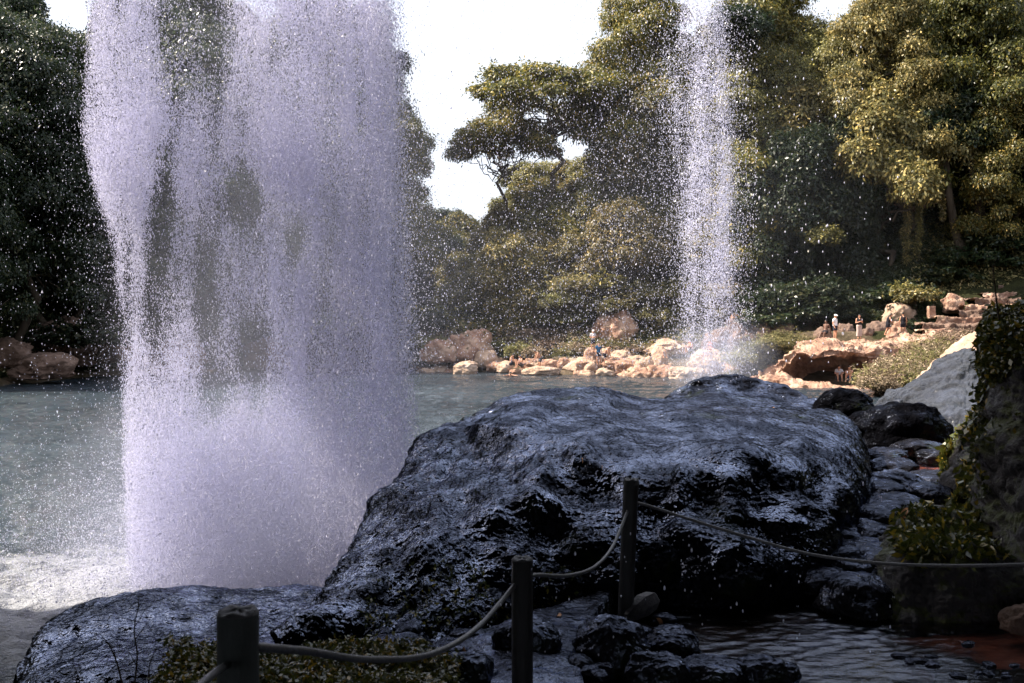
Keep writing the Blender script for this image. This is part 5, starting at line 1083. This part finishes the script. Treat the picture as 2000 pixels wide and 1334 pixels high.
# ================================================================ falling water
def mat_drop(name, c_, tr=.5):
    m, nt, out = newmat(name); d = N(nt, 'ShaderNodeBsdfDiffuse'); d.inputs[0].default_value = (*c_, 1); t = N(nt, 'ShaderNodeBsdfTranslucent'); t.inputs[0].default_value = (*c_, 1)
    g = N(nt, 'ShaderNodeBsdfGlossy'); g.inputs['Roughness'].default_value = .25
    a = N(nt, 'ShaderNodeMixShader'); a.inputs[0].default_value = tr; L(nt, d.outputs[0], a.inputs[1]); L(nt, t.outputs[0], a.inputs[2])
    b_ = N(nt, 'ShaderNodeMixShader'); b_.inputs[0].default_value = .12; L(nt, a.outputs[0], b_.inputs[1]); L(nt, g.outputs[0], b_.inputs[2]); L(nt, b_.outputs[0], out.inputs[0]); return m
DROP = mat_drop('falling_drops', (.85, .85, .96))  # lavender of the skylight is put into the drop colour
def drops(rs, p, size, stretch=2.0):
    """each drop a small stretched four-sided body"""
    n = len(p); s = size[:, None, None]; ang = rs.rand(n)*6.28; ca, sa = np.cos(ang), np.sin(ang)
    base = np.array([[1, 0, -.35], [-.5, .87, -.35], [-.5, -.87, -.35], [0, 0, 1]], float)
    b_ = np.repeat(base[None], n, 0)*s; x = b_[:, :, 0]*ca[:, None]-b_[:, :, 1]*sa[:, None]; y = b_[:, :, 0]*sa[:, None]+b_[:, :, 1]*ca[:, None]
    flip = np.where(rs.rand(n) < .5, 1, -1)[:, None]; z = b_[:, :, 2]*stretch*flip; x = x+z*.12*rs.normal(size=(n, 1))
    v = np.stack([x, y, z], -1)+p[:, None, :]; f = np.array([[0, 2, 1], [0, 1, 3], [1, 2, 3], [2, 0, 3]]); f = (np.arange(n)[:, None, None]*4+f[None]).reshape(-1, 3)
    return v.reshape(-1, 3), f
rs = np.random.RandomState(77)
def ga(u, v, u0, v0, su, sv): return np.exp(-((u-u0)/su)**2-((v-v0)/sv)**2)
def main_density(u, v):
    le = np.interp(v, [-120, 0, 120, 250, 340, 460, 600, 900, 1180], [150, 168, 166, 158, 175, 212, 232, 240, 252])
    re = np.interp(v, [-120, 0, 200, 350, 600, 900, 1250], [800, 796, 800, 806, 822, 824, 800])
    e = sstep(-6, 22, u-le)*sstep(-4, 60, re-u)
    q = np.stack([u/62, v/420, 0*u], 1); st = fbm(q, 4, .55, seed=2); q2 = np.stack([(u+.05*v)/26, v/120, 0*u+3], 1); s2 = fbm(q2, 4, .6, seed=4)
    d = .72+.55*st+.38*s2
    d -= .02; d -= .7*ga(u, v, 400, 40, 50, 210)+.75*ga(u, v, 318, 470, 27, 120)+.8*ga(u, v, 475, 385, 44, 52)+.6*ga(u, v, 405, 560, 26, 140)+.65*ga(u, v, 578, 470, 26, 60)+.65*ga(u, v, 495, 690, 30, 100)+.65*ga(u, v, 428, 760, 34, 60)+.4*ga(u, v, 250, 560, 12, 120)+.35*ga(u, v, 700, 120, 14, 200)+.3*ga(u, v, 715, 420, 14, 120)+.35*ga(u, v, 300, 640, 22, 70)+.32*ga(u, v, 330, 60, 30, 90)+.25*ga(u, v, 560, 90, 40, 50)
    d += .35*ga(u, v, 290, 235, 45, 45)+.4*ga(u, v, 215, 330, 45, 90)+.3*ga(u, v, 262, 420, 22, 120)+.35*ga(u, v, 540, 300, 80, 80)+.3*sstep(560, 760, u)*sstep(1000, 300, v)
    d += .55*sstep(780, 1050, v)*sstep(820, 700, u)+.25*sstep(620, 900, v)
    return 1.5*np.clip(d/1.22, .14, 1)**2.1*e
n = 1900000; u = rs.uniform(140, 840, n); v = rs.uniform(-120, 1250, n); dn = main_density(u, v)
keep = rs.rand(n)*1.5 < dn; u, v, dn = u[keep], v[keep], dn[keep]
d = 14.0+rs.normal(size=len(u))*.55+.5*fbm(np.stack([u/90, v/500, 0*u], 1), 2, seed=9)
p = np.stack([(u-1000)/F*d, d, CZ+(HZ-v)/F*d], 1); ok = p[:, 2] > .02; p = p[ok]
sz = .0048*np.exp(rs.normal(size=len(p))*.32)*(1+.25*(rs.rand(len(p)) < .12))
vv, ff = drops(rs, p, sz, 2.5)
tag(link('waterfall', mesh_np('waterfall', vv, ff, DROP, False)), 'broad white curtain of falling drops on the left', kind='stuff')['category'] = 'waterfall'
print('main drops', len(p))
# thin fall, farther out
n = 330000; u = rs.uniform(1270, 1480, n); v = rs.uniform(-80, 800, n)
c0 = np.interp(v, [-80, 0, 300, 600, 800], [1365, 1366, 1372, 1388, 1400]); w0 = np.interp(v, [-80, 0, 150, 400, 620, 800], [48, 52, 58, 58, 52, 58])
t = (u-c0)/w0; e = np.exp(-np.abs(t)**3.2); right = .75+.45*np.exp(-((t-.55)/.28)**2)
st = fbm(np.stack([u/15, v/160, 0*u], 1), 3, .55, seed=3)*.6+fbm(np.stack([u/30, v/60, 0*u+5], 1), 3, seed=5)*.35
dn = np.clip(.45+st*1.25, .05, 1.4)*e*right*np.interp(v, [-80, 600, 680, 720, 800], [1, .95, .7, .45, .5])
k_ = rs.rand(n)*1.35 < dn; u, v = u[k_], v[k_]; D2 = 36.
p = np.stack([(u-1000)/F*D2, D2+rs.normal(size=len(u))*.5, CZ+(HZ-v)/F*D2], 1); p = p[p[:, 2] > .02]; sz = .0112*np.exp(rs.normal(size=len(p))*.3)
vv, ff = drops(rs, p, sz, 2.0); print('thin drops', len(p))
tag(link('waterfall', mesh_np('waterfall', vv, ff, DROP, False)), 'thin white waterfall dropping in front of the right hand forest', kind='stuff')['category'] = 'waterfall'
# free spray between and around the falls
def round_drops(rs, p, size, stretch):
    a = np.linspace(0, 2*math.pi, 6, endpoint=False); rg = [(0, -1)]+[(.75, -.55)]*0
    base = np.concatenate([[[0, 0, -1.]], np.stack([.8*np.cos(a), .8*np.sin(a), np.full(6, -.5)], 1), np.stack([.75*np.cos(a), .75*np.sin(a), np.full(6, .35)], 1), [[0, 0, 1.15]]])
    f = [(0, 1+(i+1) % 6, 1+i) for i in range(6)]+[(13, 7+i, 7+(i+1) % 6) for i in range(6)]
    for i in range(6): j = (i+1) % 6; f += [(1+i, 1+j, 7+j), (1+i, 7+j, 7+i)]
    v = base[None]*size[:, None, None]*np.array([1, 1, stretch]); v = v+p[:, None, :]; f = (np.arange(len(p))[:, None, None]*14+np.array(f)[None]).reshape(-1, 3); return v.reshape(-1, 3), f
def spray(n, u0, u1, v0, v1, d0, d1, s0, dens, label, lim=None, sd=0, st=2.0):
    r = np.random.RandomState(sd+5); u = r.uniform(u0, u1, n); v = r.uniform(v0, v1, n); k_ = r.rand(n) < dens(u, v); u, v = u[k_], v[k_]; d = r.uniform(d0, d1, len(u))
    p = np.stack([(u-1000)/F*d, d, CZ+(HZ-v)/F*d], 1); p = p[p[:, 2] > (.05 if lim is None else lim)]; sz = s0*p[:, 1]*np.exp(r.normal(size=len(p))*.3)
    vv, ff = (round_drops if len(p) < 1000 else drops)(r, p, sz, st); print(label[:20], len(p)); return tag(link('spray', mesh_np('spray', vv, ff, DROP, len(p) < 1000)), label, kind='stuff')
spray(56000, 780, 1480, -40, 800, 12.5, 22, .00036, lambda u, v: np.clip((.30+.55*np.exp(-((u-800)/45)**2)+.45*np.exp(-((u-1385)/75)**2)+.25*np.exp(-((u-1250)/120)**2))*(1-.45*sstep(350, 60, v))*(1+.5*fbm(np.stack([u/60, v/90, 0*u], 1), 3)), 0, 1), 'fine spray drifting between the two waterfalls', lim=3.0, sd=1)
spray(13000, -40, 260, -40, 1000, 12, 16, .00036, lambda u, v: np.clip(.10+.95*np.exp(-(np.maximum(np.interp(v, [0, 250, 600, 1000], [168, 165, 232, 240])-u, 0)/45)**1.2), 0, 1), 'fine spray left of the big waterfall', sd=2)
spray(700, 700, 1750, 880, 1320, 4.5, 8, .00065, lambda u, v: .35+0*u, 'single bright drops falling before the big boulder', lim=1.5, sd=3)
spray(900, 1440, 1760, 80, 760, 14, 22, .00045, lambda u, v: np.exp(-(u-1440)/130.), 'sparse drops right of the thin waterfall', lim=3.0, sd=6)
r = np.random.RandomState(91); n = 60000; x = r.normal(-3.9, 1.9, n); y = r.normal(13.8, .9, n); z = np.abs(r.normal(0, .9, n))+.05; k_ = (x > -7.6-.6*z) & (x < 0)
vv, ff = drops(r, np.stack([x, y, z], 1)[k_], .0058*np.exp(r.normal(size=k_.sum())*.35), 1.2); tag(link('spray', mesh_np('spray', vv, ff, DROP, False)), 'splash thrown up where the big waterfall hits the pool', kind='stuff')
# ---------------------------------------------------------------- mist
def mist(loc, sc, dens, label, col=(.82, .85, 1), nscale=.5, seed=0):
    m, nt, out = newmat('mist'); pv = N(nt, 'ShaderNodeVolumePrincipled'); pv.inputs['Color'].default_value = (*col, 1); pv.inputs['Anisotropy'].default_value = .25
    tc = N(nt, 'ShaderNodeTexCoord'); ln = N(nt, 'ShaderNodeVectorMath', operation='LENGTH'); L(nt, tc.outputs['Object'], ln.inputs[0]); fo = vramp(nt, ln.outputs['Value'], 1.0, .15, 0, 1)
    nz = noise_n(nt, 1.6, 3, .55); vr = vramp(nt, nz.outputs[0], .35, .75, .25, 1.6)
    mu = N(nt, 'ShaderNodeMath', operation='MULTIPLY'); L(nt, fo.outputs[0], mu.inputs[0]); L(nt, vr.outputs[0], mu.inputs[1]); m2 = N(nt, 'ShaderNodeMath', operation='MULTIPLY'); m2.inputs[1].default_value = dens; L(nt, mu.outputs[0], m2.inputs[0])
    L(nt, m2.outputs[0], pv.inputs['Density']); L(nt, pv.outputs[0], out.inputs['Volume'])
    v, f = ICO[4]; o = link('mist', mesh_np('mist', v, f, m)); o.location = loc; o.scale = sc; return tag(o, label, kind='stuff')
mist((-3.6, 13.6, .7), (3.1, 2.4, 2.6), .40, 'bright mist boiling up at the foot of the big waterfall')
mist((-3.4, 15.2, 4.6), (3.2, 1.8, 7.5), .09, 'soft mist hanging in the big waterfall')
mist((2.5, 27, 6.0), (9, 9, 8), .003, 'thin veil of spray drifting over the pool')
mist((P(1400, 700, 36)).to_tuple(), (2.4, 2.2, 1.8), .22, 'mist at the foot of the thin waterfall')
